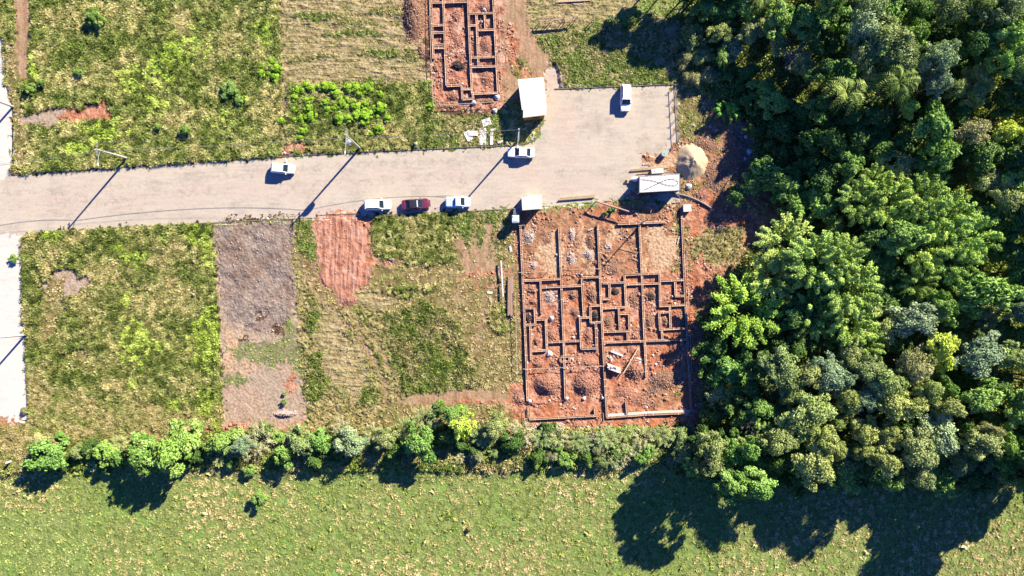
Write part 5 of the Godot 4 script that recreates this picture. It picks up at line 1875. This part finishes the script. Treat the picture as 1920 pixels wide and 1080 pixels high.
		part("headlight", lamp.mesh(paint("lamp_glass", lin(226, 232, 238, 0.6), 0.15)), t)
		var tail := Shape.new()
		tail.box(Vector3(-l * 0.965, 0.8, sgn * w * 0.74), Vector3(0.1, 0.18, 0.2), -sgn * 0.2)
		part("tail_light", tail.mesh(paint("tail_glass", lin(150, 24, 20, 0.5), 0.25)), t)
		var mir := Shape.new()
		mir.box(Vector3(cb[1] * l - 0.3, y0 + 0.08, sgn * (w + 0.09)), Vector3(0.14, 0.14, 0.2), 0.0, Color.WHITE, 0.2)
		part("mirror", mir.mesh(gloss), t)
		var door := Shape.new()
		var swing := label.contains("open")
		if swing and sgn < 0.0:
			var hinge := Vector3(0.42 * l, 0.62, -w)
			var tip := hinge + Vector3(-0.55, 0, -0.78)
			door.beam(hinge, tip, 0.07, 0.62)
			part("open_door", door.mesh(gloss), t)
			var pane := Shape.new()
			pane.beam(hinge + Vector3(-0.12, 0.5, -0.08), tip + Vector3(0.06, 0.5, 0.08), 0.02, 0.36)
			part("door_window", pane.mesh(glass), t)
		else:
			for dx in [0.02, -0.42]:
				var hd := Shape.new()
				hd.box(Vector3(dx * l, 0.8, sgn * (w + 0.006)), Vector3(0.18, 0.035, 0.03))
				part("door_handle", hd.mesh(trim), t)
	var bump := Shape.new()
	bump.box(Vector3(l * 0.99, 0.42, 0), Vector3(0.08, 0.16, w * 1.25))
	part("front_bumper", bump.mesh(trim), t)
	var rb := Shape.new()
	rb.box(Vector3(-l * 0.995, 0.45, 0), Vector3(0.08, 0.16, w * 1.45))
	part("rear_bumper", rb.mesh(trim), t)
	var seam := Shape.new()
	seam.box(Vector3(0.56 * l, ds * 0.96 + 0.012, 0), Vector3(0.02, 0.012, w * 1.5))
	part("bonnet_edge", seam.mesh(trim), t)
	if kind == "pickup":
		var bed := Shape.new()
		bed.box(Vector3(-0.6 * l, ds + 0.03, 0), Vector3(0.66 * l, 0.03, w * 1.5))
		part("bed_cover", bed.mesh(paint("bed_cover", lin(196, 222, 236, 0.6), 0.6)), t)
		for k in 3:
			var rib := Shape.new()
			rib.box(Vector3((-0.9 + k * 0.3) * l, ds + 0.055, 0), Vector3(0.04, 0.02, w * 1.46))
			part("bed_rib", rib.mesh(paint("bed_cover_seam", lin(150, 180, 196, 0.6), 0.6)), t)
	if kind == "suv":
		for sgn in [-1.0, 1.0]:
			var rk := Shape.new()
			rk.beam(Vector3(head[0].x + 0.2, y1 + 0.05, sgn * wt * 0.92), Vector3(head[1].x - 0.2, y1 + 0.07, sgn * wt * 0.92), 0.05, 0.05)
			part("roof_rail", rk.mesh(trim), t)


func cars() -> void:
	var white := Color(0.78, 0.78, 0.78)
	car(530.5, 316, -3, "hatch", 4.0, white, "white hatchback with an open door under the north kerb")
	car(708, 384, 2, "suv", 4.5, white, "white estate car parked beside the red clay tip")
	car(780, 383, 4, "sedan", 4.7, Color(0.1, 0.012, 0.028), "dark red saloon with a black roof between two white vehicles")
	car(859, 379, 1, "pickup", 4.2, Color(0.66, 0.74, 0.8), "small pale pickup with a covered bed on the south kerb")
	car(977, 286, 178, "sedan", 4.5, white, "white saloon parked below the slim lamp pole")
	car(1173, 184, -91, "suv", 4.5, white, "white car standing alone at the top of the paved turning area")


func shrubs() -> void:
	var bushes := [crown(301, 8, 0.8, 0.3, 900, [lin(84, 122, 28), lin(124, 164, 40), lin(158, 190, 68)], 0.05), crown(302, 7, 0.8, 0.3, 900, [lin(88, 126, 30), lin(130, 168, 44), lin(162, 192, 72)], 0.06), crown(303, 9, 0.75, 0.28, 1000, [lin(78, 118, 18), lin(116, 160, 28), lin(152, 188, 50)], 0.05)]
	var p := numbers("270,575,20 210,610,20 195,660,25 240,610,22 300,600,28 350,590,25 400,590,30 450,600,35 310,670,22 270,680,22 480,640,25 560,600,30 610,600,30 650,600,30 690,595,25 640,640,20 520,700,28 600,720,28 670,705,35 770,640,25 770,735,28 820,800,25 400,695,22 420,740,24 460,735,18 410,770,18 290,735,22 240,800,28 260,850,20 310,790,30 250,890,20 230,930,16 190,740,18 190,810,18 490,800,40 550,800,30 610,790,35 670,790,35 700,770,25 660,830,25 690,860,15 710,905,16 750,790,18 760,870,25 100,820,25 1080,560,22 1110,720,18 40,420,25 70,470,30 20,500,30 60,520,25 -20,450,25 -30,500,20")
	for i in range(0, p.size(), 3):
		var px := 500.0 + p[i] / 3.6
		var py := p[i + 1] / 3.6
		var r := p[i + 2] / 3.6 / K * rng.randf_range(0.95, 1.7)
		var where := "lime shrub in the rough strip between mown lot and road"
		var group := "lime shrubs in the rough strip"
		if px < 530.0:
			where = "lime shrub in the clump at the east edge of the grass lot"; group = "lime shrubs at the grass lot's edge"
		elif px > 795.0:
			where = "lone lime shrub beside the north foundation's setting-out rail, %s one" % ("upper" if py < 175.0 else "lower"); group = ""
		var t := thing("lime_shrub", where, "shrub", on(px, py), 0.0, group)
		var m := part("foliage", bushes[i % 3], t, Vector3(0, r * 0.5, 0))
		m.basis = Basis(Vector3.UP, rng.randf() * TAU).scaled(Vector3(r, r * 0.7, r) * Vector3(rng.randf_range(0.8, 1.25), 1.0, rng.randf_range(0.8, 1.25)))
	for q in [[187, 39, 16, "round lime shrub alone in the north-west grass lot", "L", 2.4], [352, 246, 10, "small lime shrub with its shadow near the road verge", "L", 1.8], [63, 169, 10, "lime shrub above the bare red patch", "L", 1.6], [84, 158, 7, "tiny lime shrub east of the one above the red patch", "L", 1.4], [154, 138, 8, "small lime shrub in the west of the grass lot", "L", 1.4], [435, 168, 17, "green spreading shrub in the east of the grass lot", "M", 1.6], [452, 190, 9, "little lime shrub below the spreading one", "L", 1.3], [300, 240, 6, "tiny green shrub west of the small lime one with a shadow", "L", 1.1], [490, 930, 17, "dark green bush alone in the pasture", "M", 2.2], [536, 752, 6, "small green weed bush on the pale gravel lot", "M", 0.9], [534, 738, 4, "tinier weed just north of the weed bush on the gravel", "M", 0.6], [48, 770, 7, "dry shrub at the west street's end", "O", 1.0], [30, 485, 9, "small bush overhanging the west street", "M", 1.2], [1147, 392, 7, "green weed clump below the raised log", "M", 0.8], [1133, 401, 5, "smaller weed clump west of the boulder", "M", 0.6], [880, 991, 5, "grey-green tussock alone in the open pasture", "O", 0.9], [1420, 806, 0, "", "", 0]]:
		if q[3] == "": continue
		var r: float = q[2] / K * 1.1
		var t := thing("shrub", q[3], "shrub", on(q[0], q[1]))
		var list: Array = crowns[q[4]]
		var m := part("foliage", list[0], t, Vector3(0, q[5] * 0.55, 0))
		m.basis = Basis(Vector3.UP, rng.randf() * TAU).scaled(Vector3(r, q[5] * 0.6, r))


func _ready() -> void:
	rng.seed = 77
	var cam := Camera3D.new()
	cam.name = "camera"
	cam.position = Vector3(0, HIGH, 0)
	cam.rotation_degrees = Vector3(-90, 0, 0)
	cam.fov = rad_to_deg(2.0 * atan(540.0 / K / HIGH))
	cam.near = 1.0
	cam.far = 4000.0
	add_child(cam)
	cam.current = true
	var sky := ProceduralSkyMaterial.new()
	sky.sky_top_color = Color(0.16, 0.34, 0.72)
	sky.sky_horizon_color = Color(0.56, 0.70, 0.88)
	sky.sky_curve = 0.12
	sky.ground_bottom_color = Color(0.2, 0.22, 0.14)
	sky.ground_horizon_color = Color(0.5, 0.58, 0.62)
	var e := Environment.new()
	e.background_mode = Environment.BG_SKY
	e.sky = Sky.new()
	e.sky.sky_material = sky
	e.background_energy_multiplier = 0.47
	e.ambient_light_source = Environment.AMBIENT_SOURCE_SKY
	e.tonemap_mode = Environment.TONE_MAPPER_LINEAR
	e.tonemap_exposure = 3.35
	e.sdfgi_enabled = true
	e.ssao_enabled = true
	e.ssil_enabled = true
	var w := WorldEnvironment.new()
	w.name = "environment"
	w.environment = e
	add_child(w)
	var sun := DirectionalLight3D.new()
	sun.name = "sun"
	sun.light_color = Color(1.0, 0.95, 0.87)
	sun.light_energy = 1.6
	sun.light_angular_distance = 0.5
	sun.shadow_enabled = true
	add_child(sun)
	var away := Vector2(-0.66, 0.75).normalized() * cos(deg_to_rad(31.0))
	sun.basis = Basis.looking_at(Vector3(away.x, -sin(deg_to_rad(31.0)), away.y), Vector3.UP)

	var t0 := Time.get_ticks_msec()
	survey()
	var gm := ground_material()
	print("ground picture ", Time.get_ticks_msec() - t0)
	build_ground(gm)
	sheet("road", "-60,334 100,321 300,308 500,295 700,284 930,274 984,270 1004,262 1012,250 1014,232 1022,168 1262,158 1270,268 1268,300 1276,382 1190,374 960,392 700,405 400,418 200,428 52,438 46,445 -60,450", 0.0, gm, "pale paved road widening into a turning area")
	sheet("street_pavement", "-60,455 40,440 42,520 48,640 52,788 -60,790", 0.004, gm, "white concrete street along the west edge")
	sheet("street_pavement", "-60,70 8,70 10,160 22,200 22,329 -60,333", 0.004, gm, "white concrete street north of the road's mouth")
	kerb("22,328 100,321 300,308 500,295 700,284 930,274 984,270 1004,262 1012,250 1014,232", "thin concrete kerb along the north side of the road")
	kerb("1040,167 1262,158", "kerb at the head of the turning area")
	kerb("52,438 200,428 400,418 585,409", "kerb along the south side of the road by the west lots")
	kerb("700,405 960,392", "kerb along the south side of the road by the parked cars")
	kerb("41,445 42,520 48,640 52,788", "kerb between the west street and the big lot")
	print("ground ", Time.get_ticks_msec() - t0)

	sheds()
	poles()
	cars()
	foundation("board moulds of the west double foundation on the red site", "976,424,980.8,541 980.8,541,985.5,640 985.5,640,989.5,752 1048.5,427,1052.7,538 1052.7,538,1057.2,640 1057.2,640,1060.5,747 1121,421,1126,545 1126,545,1130.5,640 1130.5,640,1138,783 980.5,526,1013,525.3 1013,525,1051.5,523 1013.5,525.5,1015.6,588 1015.6,539,1052.7,537.3 1052.7,537.3,1090.6,535.5 1091.2,521,1094.8,594 1091,520.5,1123.7,519.3 984,578,1002.7,577.7 1002.7,578,1004,607 985.3,610,1004.5,608.4 1004,599.3,1023.2,598.7 1023.2,599,1025.6,657 996,658.3,1025.6,656.5 994.3,611.3,996,675 1024.4,642,1057.5,640.2 1057.5,640.2,1090,639 1087.6,596,1090,654.6 1085.8,595.7,1106.3,595 1106.6,573.4,1107.5,606 1106.9,573.4,1125,572.2 1107.5,606,1127.3,604 1117.1,606.5,1119,657 1090,654,1119,652.8 1051.5,669,1067.8,668.5 1051,678.7,1067.8,678 1051.5,669.5,1051,678 1067.8,669,1067.8,677.6 992.5,786,1121.3,779.3 992,764,993,785 1115.3,766.7,1116.5,777.5", 0.52)
	foundation("board moulds of the east double foundation next to the woodland", "1199,422,1204.4,530 1204.4,530,1208.9,640 1208.9,640,1212,707 1278,388,1283.5,520 1283.5,520,1288,620 1288,620,1296,772 1158.3,420,1246.8,416.3 1171,515.7,1204.6,513.8 1204.6,513.8,1236.5,512.6 1171,516,1174,576 1236.5,513,1237.8,574 1130,531.3,1172,529.5 1173.3,533,1234.7,531.3 1237,526.5,1283,524.7 1142.6,532,1143.2,560.2 1130,560.8,1143.2,560.2 1130,578.3,1174.5,575.8 1160,577.5,1162.5,620 1162,588.5,1179.4,588 1179.4,588.5,1180.6,620 1131,622,1180.6,620.4 1176.5,621,1177,640 1132,642,1208.3,639.6 1208.3,639.6,1287,636 1266,529,1267.3,555 1266,555.4,1284,554.8 1236,574,1284,571.5 1255.8,573.4,1257.6,615.6 1234.7,586.7,1255.2,584.9 1236,587,1237.8,617.6 1236,618,1286.5,615 1240.8,618.5,1242,636.6 1278,638.4,1278.7,647.4 1137,783,1214,777 1214,777,1297,774 1174.5,753.4,1175.8,776", 0.5)
	foundation("board moulds of the north foundation above the road", "806.5,-30,808.3,5 808.3,5,813,110 830,-30,835,100 835,100,837.5,161 808.3,5,877,3 876.5,-30,881.6,102 881.6,102,885.3,176 809,48.4,834,46.8 811.4,62,834,60.6 812.4,85,835,83 813.4,90,833,89.6 878.6,26,927,24.4 893.4,26.5,896.4,108 909,26.5,910.5,55 923.5,-30,930.5,106 930.5,106,934.3,174.5 881.6,47.9,893.9,47.4 895,56.5,928,55.5 882,108.5,931,106.5 896.5,109,897.6,125 884,125.6,931.6,124 884.8,176,934.3,174 837.4,161.2,865.6,159.6 865.6,160,867.2,186 865.6,167.6,884.3,166.6 884.8,167,887.4,185 867.2,186.3,887.4,184.7", 0.55)
	batter_boards()
	heaps()
	timber()
	raised_log()
	racks()
	print("things ", Time.get_ticks_msec() - t0)
	grow_kinds()
	plant_table(WOODLAND, "woodland_tree", "tree")
	plant_table(HEDGE, "hedge_bush", "bush")
	outer_trees()
	shrubs()
	print("trees ", Time.get_ticks_msec() - t0)
	meadow()
	print("all ", Time.get_ticks_msec() - t0)


func outer_trees() -> void: # the wood goes on past the survey's edge, and low trees fill the gaps under the crowns
	var labels := "part of the woodland beyond the edge of the photo"
	for i in 50:
		var px := rng.randf_range(1955, 2090) if i < 28 else rng.randf_range(1290, 2000)
		var py := rng.randf_range(-60, 930) if i < 28 else rng.randf_range(-130, -34)
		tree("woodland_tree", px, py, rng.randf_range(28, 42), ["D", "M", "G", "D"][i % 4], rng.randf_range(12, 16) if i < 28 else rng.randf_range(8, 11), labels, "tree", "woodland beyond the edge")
	for q in [[1945, 905, 16], [1960, 870, 17], [1975, 930, 16], [1985, 890, 17], [1940, 850, 15], [2010, 940, 17]]:
		tree("woodland_tree", q[0], q[1], 40, "D", q[2], labels, "tree", "woodland beyond the edge")
	for q in [[1300, -34, 8], [1332, -46, 9], [1274, -60, 8], [1362, -40, 9], [1250, -74, 9]]:
		tree("woodland_tree", q[0], q[1], 34, "D", q[2], labels, "tree", "woodland beyond the edge")
	for i in 14:
		tree("woodland_tree", rng.randf_range(1925, 2010), rng.randf_range(800, 925), 34, "M" if i % 2 else "D", rng.randf_range(8, 12), labels, "tree", "woodland beyond the edge")
	for i in 64: # the hedge's own scrub
		var x := rng.randf_range(60, 1290)
		tree("scrub_bush", x, rng.randf_range(806, 868) + (14.0 if x < 420.0 else 0.0), rng.randf_range(9, 20), ["W", "O", "M", "D", "G", "W"][i % 6], rng.randf_range(1.0, 2.3), "low scrub bush tangled into the hedge between the bigger bushes", "bush", "scrub of the hedge")
	for i in 27:
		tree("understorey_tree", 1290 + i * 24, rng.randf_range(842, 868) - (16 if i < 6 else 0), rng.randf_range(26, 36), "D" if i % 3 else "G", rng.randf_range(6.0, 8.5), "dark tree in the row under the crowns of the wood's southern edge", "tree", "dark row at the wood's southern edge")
	var stands := PackedVector2Array()
	for line in WOODLAND.split("\n", false):
		var f := line.split("|")
		if f.size() > 5: stands.append(Vector2(f[0].to_float(), f[1].to_float()))
	for i in 900:
		var p := Vector2(rng.randf_range(1330, 1930), rng.randf_range(20, 905))
		if p.y > 330.0 and p.x < (1480.0 if p.y < 600.0 else 1385.0): continue
		if p.y < 430.0 and p.x < 1520.0: continue
		if p.y > 800.0 and p.x < 1300.0: continue
		var free := true
		for q in stands:
			if q.distance_to(p) < 31.0: free = false; break
		if not free: continue
		stands.append(p)
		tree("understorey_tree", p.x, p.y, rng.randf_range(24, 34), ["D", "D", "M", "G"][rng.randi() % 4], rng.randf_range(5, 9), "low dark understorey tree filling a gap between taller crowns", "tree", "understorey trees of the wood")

const WOODLAND := """
1299|65|26|G|3|olive tree at the north-west tip of the wood, beside its shadow on the turf
1357|16|34|D|5|dark tree on the wood's top edge next to the turf
1322|18|24|M|6|mid-green tree on the very north-west corner of the wood
1396|20|30|M|6|bright-topped green tree between the dark corner tree and the pinnate palm
1350|62|22|Y|5|olive-yellow tree south of the dark corner tree
1373|94|22|S|4|silvery tree with grey twigs above the banana plants
1354|107|15|L|4|small bright green tree tucked against the silvery one
1420|2|24|P|7|dark feathery palm cut by the top of the photo
1457|40|30|L|9|light green domed tree at the top, west of its twin
1508|42|32|L|9.5|light green domed tree at the top, east of its twin
1412|62|28|G|6|olive-grey tree just below the feathery palm
1451|76|28|G|7|olive-grey tree under the first light green dome
1490|108|26|T|9|bare grey-twigged tree in the upper wood
1503|122|24|G|8|olive tree growing through the bare grey one
1284|112|20|O|1.8|dry brownish bush at the north-east corner of the paving
1300|145|20|O|1.8|dry brownish bush beside the barrier fence
1318|105|24|G|2.4|grey-green scrub east of the turf
1330|140|20|O|2|straw-coloured scrub north of the banana plants
1268|85|12|O|1.5|low straw-coloured bush on the turf's east end
1370|202|30|N|3|cluster of broad-leaved banana plants at the clearing's edge
1431|168|26|M|4|leafy green tree east of the banana plants
1452|192|28|M|5|bright broad-leaved tree below the bare grey one
1405|192|22|D|3|dark tree right behind the banana plants
1390|140|30|D|3|dark shaded tree north of the banana plants
1567|186|34|P|12.5|tall yellow-green fan palm in the upper wood
1536|140|24|D|12.5|dark tree beside the bare grey one
1551|8|26|L|13.8|light green tree on the top edge right of the twin domes
1460|246|36|D|4|low dark tree in deep shade east of the clearing
1500|215|30|D|5|dark tree in the shade south of the bare grey one
1541|252|42|D|8.8|broad dark tree in the shade below the fan palm
1410|245|14|D|3|dark bush on the spoil bank's shaded side
1442|326|38|M|5|glossy broad-leaved thicket where the clearing narrows
1475|345|34|M|4.5|bright broad-leaved tree just east of the glossy thicket
1410|345|22|M|4|green broad-leaved bush at the clearing's eastern end
1380|368|18|M|3|small round green bush standing out on bare red earth
1619|18|40|G|15|big grey-green tree on the top edge of the middle wood
1619|58|36|S|15|pale grey fine-leaved tree below the big grey-green one
1655|80|42|G|15|largest grey-green crown of the middle wood
1678|110|36|G|15|grey-green tree leaning east of the largest grey-green crown
1612|110|32|G|13.8|grey-green tree west of the largest grey-green crown
1706|72|24|L|13.8|light green tree between grey-green and silvery crowns
1716|28|30|D|12.5|dark tree north of the light green one
1771|18|34|G|13.8|grey-olive tree left of the top palm
1823|12|28|P|13.8|bright palm at the top edge of the eastern wood
1868|30|42|G|15|large pale tree in the north-east corner region
1903|20|26|L|13.8|light green tree in the very north-east corner
1820|84|36|D|13.8|dark round tree below the top palm
1881|78|32|L|15|pale green tree below the large corner tree
1865|120|22|L|15|small light crown south of the pale green one
1751|113|32|S|15|silver-white crown in the upper middle of the wood
1745|160|26|S|13.8|second silver crown directly below the silver-white one
1897|122|34|G|13.8|grey-green tree on the right edge near the top
1829|150|26|Y|11.2|olive-yellow tree south of the dark round tree
1897|156|34|D|11.2|dark tree on the right edge under the grey-green one
1661|168|32|P|13.8|pale yellowish palm east of the fan palm
1624|152|24|Y|11.2|olive-yellow tree touching the pale palm
1690|204|20|L|11.2|small bright green crown below the pale palm
1781|166|24|Y|11.2|brownish olive tree right of the second silver crown
1742|240|40|M|12.5|broad blue-green tree in the shaded middle of the wood
1816|184|24|Y|10|dull yellow tree above the grey-brown one
1881|250|26|Q|10|bright yellow-green tree near the right edge
1813|250|30|O|10|grey-brown leafless-looking tree left of the bright yellow one
1761|290|32|M|11.2|green tree below the broad blue-green one
1836|302|34|D|10|dark green tree above the eastern bamboo
1790|215|26|D|8.8|low dark tree between the blue-green and dull yellow ones
1602|259|38|D|7.5|dark low tree right of the broad shaded one
1661|275|42|D|7.5|wide dark tree in the deepest shade of the wood
1600|215|30|D|8.8|dark tree south of the fan palm
1640|215|28|D|8.8|dark tree south of the pale palm
1700|260|30|D|7.5|low dark tree left of the broad blue-green one
1897|205|28|D|8.8|dark tree on the right edge above the bright yellow one
1900|300|36|D|10|dark tree on the right edge below the bright yellow one
1589|312|26|M|8.8|glossy pale-lit tree north of the middle bamboo
1550|310|34|D|5|dark tree between the glossy thicket and the bamboo
1510|300|34|D|5|dark tree north of the broad-leaved trees
1537|383|38|M|6|glossy green tree in front of the middle bamboo's shade
1490|385|30|M|5|glossy green tree touching the clearing's tip
1560|430|26|D|7.5|dark gap tree between the two bamboo stands
1478|455|54|B|10.5|bamboo clump at the north-west of the large stand
1540|490|58|B|13.8|broadest bamboo clump in the middle of the large stand
1600|540|54|B|13.8|bamboo clump at the east end of the large stand
1455|515|48|B|9|bamboo clump bending over the clearing
1400|580|70|F|9|star-shaped bamboo with bright plumes beside the building site
1530|590|48|B|10|bamboo clump south of the broadest one
1605|605|44|B|12.5|bamboo clump at the south-east of the large stand
1585|480|40|B|13.8|slim bamboo clump on the large stand's north-east side
1625|375|46|B|12.5|bamboo clump at the west end of the eastern stand
1680|372|52|B|13.8|pale bamboo clump in the north of the eastern stand
1742|368|46|B|13.8|fine-leaved bamboo clump topping the eastern stand
1790|402|52|B|13.8|arching bamboo clump in the eastern stand's middle
1840|440|52|B|13.8|plumed bamboo clump pointing to the right edge
1740|462|50|B|13.8|bamboo clump at the heart of the eastern stand
1683|442|36|L|11.2|yellow-tipped tree inside the eastern bamboo stand
1800|490|44|B|12.5|bamboo clump on the eastern stand's south side
1732|530|34|B|11.2|bamboo clump hanging south of the eastern stand
1640|340|30|B|11.2|small bamboo clump on the eastern stand's north-west side
1843|548|48|M|12.5|round olive-green tree right below the eastern bamboo
1884|372|30|G|11.2|grey-green tree at the right end of the bamboo's top
1896|342|26|M|11.2|green tree on the right edge above the bamboo
1900|420|34|D|10|dark tree on the right edge beside the plumed bamboo
1896|480|36|D|8.8|dark tree on the right edge below the plumed bamboo
1900|545|30|D|8.8|dark tree behind the round olive-green one
1715|598|38|S|11.2|silvery leafy tree under the hanging bamboo
1763|578|26|L|11.2|bright light green tree beside the silvery leafy one
1680|520|30|D|7.5|dark tree in the hollow between bamboo stands
1660|570|30|D|7.5|dark tree right of the large stand's east end
1911|584|26|S|11.2|silvery tree cut by the right edge
1800|610|34|D|7.5|dark low tree beneath the round olive-green one
1860|620|32|D|7.5|dark low tree south of the round olive-green one
1367|697|38|M|5|dark leafy tree east of the site's shaded corner
1340|660|34|D|4.5|shaded tree between star bamboo and building site
1353|742|30|G|4|pale olive bush-like tree beside the site's bottom corner
1460|690|38|G|11.2|grey-green tree south of the star bamboo
1420|690|30|D|8.8|dark tree right below the star bamboo's tips
1510|702|30|Y|11.2|olive-yellow crown above the large fluffy one
1553|704|38|S|11.2|silvery grey tree in the lower middle of the wood
1483|740|26|Y|10|small yellowish crown on the large fluffy one's shoulder
1512|778|46|Y|12.5|large pale fluffy crown of the lower wood
1583|752|24|Y|11.2|yellow-olive crown right of the silvery grey tree
1567|788|16|Y|10|tiny olive crown beside the large fluffy one
1420|763|26|L|8.8|dark lime tree left of the small yellowish crown
1408|800|20|T|8.8|leafless whitish tree in the lower wood's gap
1432|808|20|L|8.8|light green tree right of the leafless whitish one
1458|823|34|G|11.2|dull grey tree below the leafless whitish one
1400|740|30|D|7.5|dark tree west of the dark lime one
1380|780|30|D|7.5|dark tree in the gap behind the pale olive one
1330|836|28|G|11|grey-green tree on the wood's south-west corner
1303|872|24|M|9|pale green outermost tree of the south-west corner
1331|868|24|G|11|grey tree next to the outermost south-west one
1370|850|24|M|11|green tree above the lone spreading tree
1398|842|22|M|12.6|green tree between grey one and lone spreading tree
1523|874|40|Y|12.6|wide yellow-olive crown at the wood's southern edge
1535|822|30|Y|12.6|olive crown between the large fluffy and the southern one
1563|842|17|Y|11.2|little brownish crown beside the southern yellow-olive one
1366|905|33|L|12.6|west half of the lone spreading tree in the pasture's shade
1412|908|34|L|12.6|east half of the lone spreading tree in the pasture's shade
1352|940|12|G|4|small sprig-like bush below the lone spreading tree
1447|868|22|D|8.4|dark bush on the wood's southern edge
1490|840|24|D|8.4|dark tree left of the wide southern crown
1758|652|34|Q|12.5|bright lime-yellow dome in the lower east wood
1710|684|36|O|12.5|brownish pale crown beside the lime-yellow dome
1660|714|34|Y|12.5|yellow-olive crown left of the brownish pale one
1668|748|40|Y|12.5|broad mustard crown in the lower wood
1702|754|24|Y|12.5|mustard crown joined to the broad one's east
1730|730|24|Y|12.5|small olive crown south of the brownish pale one
1767|728|20|M|11.2|dark-topped green crown right of the small olive one
1770|764|27|Y|12.5|round olive crown with grey twigs
1833|663|40|S|12.5|blue-grey crown near the right, above a dark gap
1897|670|34|Y|12.5|pale yellow crown at the right edge
1830|747|36|M|12.5|light green dome between dark gaps
1900|770|30|M|11.2|green plumed tree at the right edge
1617|803|28|Y|11.2|mustard crown at the southern edge's middle
1660|810|24|Y|11.2|yellow crown right of the southern mustard one
1650|861|30|Y|12.6|yellow-olive crown jutting out to the pasture
1613|844|18|Y|11.2|small olive crown left of the jutting one
1713|840|40|G|14|big grey-green crown on the southern edge
1755|812|38|S|12.5|feathery silver-green crown on the southern edge
1715|888|26|G|12.6|grey-green tree reaching farthest into the pasture
1833|827|32|G|12.6|mixed green crown on the south-eastern edge
1842|804|17|O|12.5|beige flowering crown on the south-eastern edge
1877|830|24|L|11.2|light green bush-like tree on the south-eastern edge
1797|800|22|D|8.8|dark tree between silver-green and mixed crowns
1910|823|30|D|11.2|dark tree in the south-east corner of the wood
1617|747|24|S|11.2|silvery twiggy tree left of the broad mustard crown
1620|690|30|G|11.2|grey-green tree above the silvery twiggy one
1633|648|36|B|12.5|bamboo clump south-east of the large stand
1590|660|26|G|10|grey-green tree south of the large bamboo stand
1570|640|24|D|8.8|dark tree under the large stand's southern clumps
1680|640|30|D|7.5|dark tree left of the lime-yellow dome
1810|700|30|D|7.5|dark tree in the gap under the blue-grey crown
1870|720|30|D|7.5|dark tree in the gap right of the light green dome
1860|780|28|D|7.5|dark tree behind the beige flowering crown
1340|610|26|D|3.5|shaded bush beside the building site's east wall
1335|700|24|D|3|low dark bush right against the building site
1340|780|26|D|4|dark bush at the building site's south-east corner
1500|650|30|D|7.5|dark tree below the broadest bamboo's southern neighbour
"""

const HEDGE := """
88|853|35|M|4.0|round dark green bush nearest the west end of the hedge|1.15
113|817|11|M|1.8|small green bush above the westernmost round one
195|846|23|M|3.1|mid-green bush between the westernmost and the largest hedge tree
222|858|19|M|2.7|green bush touching the largest hedge tree's west side
272|851|33|L|5.9|west lobe of the largest bright green hedge tree
322|848|40|L|6.8|tallest bright green crown of the hedge with the longest shadow
345|818|30|L|5.4|north lobe of the largest bright green hedge tree
372|800|14|M|2.7|small green shrub at the corner of the gravel lot
417|827|26|L|3.6|yellow-green bush just east of the largest hedge tree
395|838|14|M|2.7|small bush under the yellow-green one
487|823|35|W|3.0|silvery green bush below the gravel lot
455|835|19|S|3.6|grey-green bush west of the silvery green one
530|853|23|M|3.1|green bush standing forward of the hedge
562|828|26|G|4.0|olive-green bush below the broken concrete
597|827|23|M|4.0|mid-green bush right of the olive-green one
467|884|11|L|1.4|bright tiny bush at the pasture edge of the hedge
432|870|11|M|1.4|dark tiny bush left of the bright tiny one
657|832|30|S|4.5|pale silvery bush in the middle of the hedge
700|812|22|W|3.0|tan bush right of the pale silvery one
726|824|23|G|3.6|olive bush in the hedge's middle
760|800|20|W|3.0|straw-coloured clump above the dark round bush
787|833|35|M|5.0|dark green round bush with long twigs
797|785|29|W|2.4|tall dry grass clump behind the dark round bush
823|768|18|D|2.7|dark shrub left of the lemon-coloured clump
850|775|21|L|4.5|west half of the lemon-coloured leafy clump
868|795|26|Q|5.0|lemon-coloured leafy clump standing out of the hedge
835|820|23|D|2.7|dark bush in the lemon clump's shadow
905|815|24|W|2.4|grey twiggy bush right of the lemon clump
930|800|26|G|3.6|olive bush below the worn track
962|830|25|D|3.1|dark bush west of the west foundation's foot
978|812|31|W|3.0|pale olive bush at the west foundation's foot
1015|822|21|W|2.5|yellowish thicket bush below the grey ash bank
1048|820|24|W|2.5|yellowish thicket bush right of the first
1082|824|20|W|2.2|grey-twigged bush below the red bank
1112|818|12|T|2.0|leafless grey bush between two thickets
1140|820|25|W|2.5|olive bush below the middle wall's end
1175|812|18|W|2.2|straw bush below the east foundation's bottom wall
1205|820|25|W|2.5|yellow-olive bush below the bottom wall
1240|815|21|W|2.2|twiggy tan bush at the bottom wall's east part
1275|820|17|G|2.3|olive bush under the site's south-east corner
1058|862|19|M|1.6|fresh green bush in front of the yellowish thicket
1102|858|17|D|1.6|dark bush in front of the leafless one
1010|858|20|D|1.6|dark scrub bush at the hedge's pasture side
1212|850|16|L|2.0|light green bush above the fallen log
1160|850|16|D|1.6|dark bush west of the fallen log
1280|850|17|D|2.6|dark bush joining hedge and wood
640|800|22|W|2.4|dry bush at the foot of the middle lots
745|848|19|D|2.7|dark bush left of the round bush with long twigs
590|862|19|D|2.2|dark scrub in front of the mid-green bush
360|850|23|D|2.7|dark undergrowth bush at the tallest crown's east foot
"""
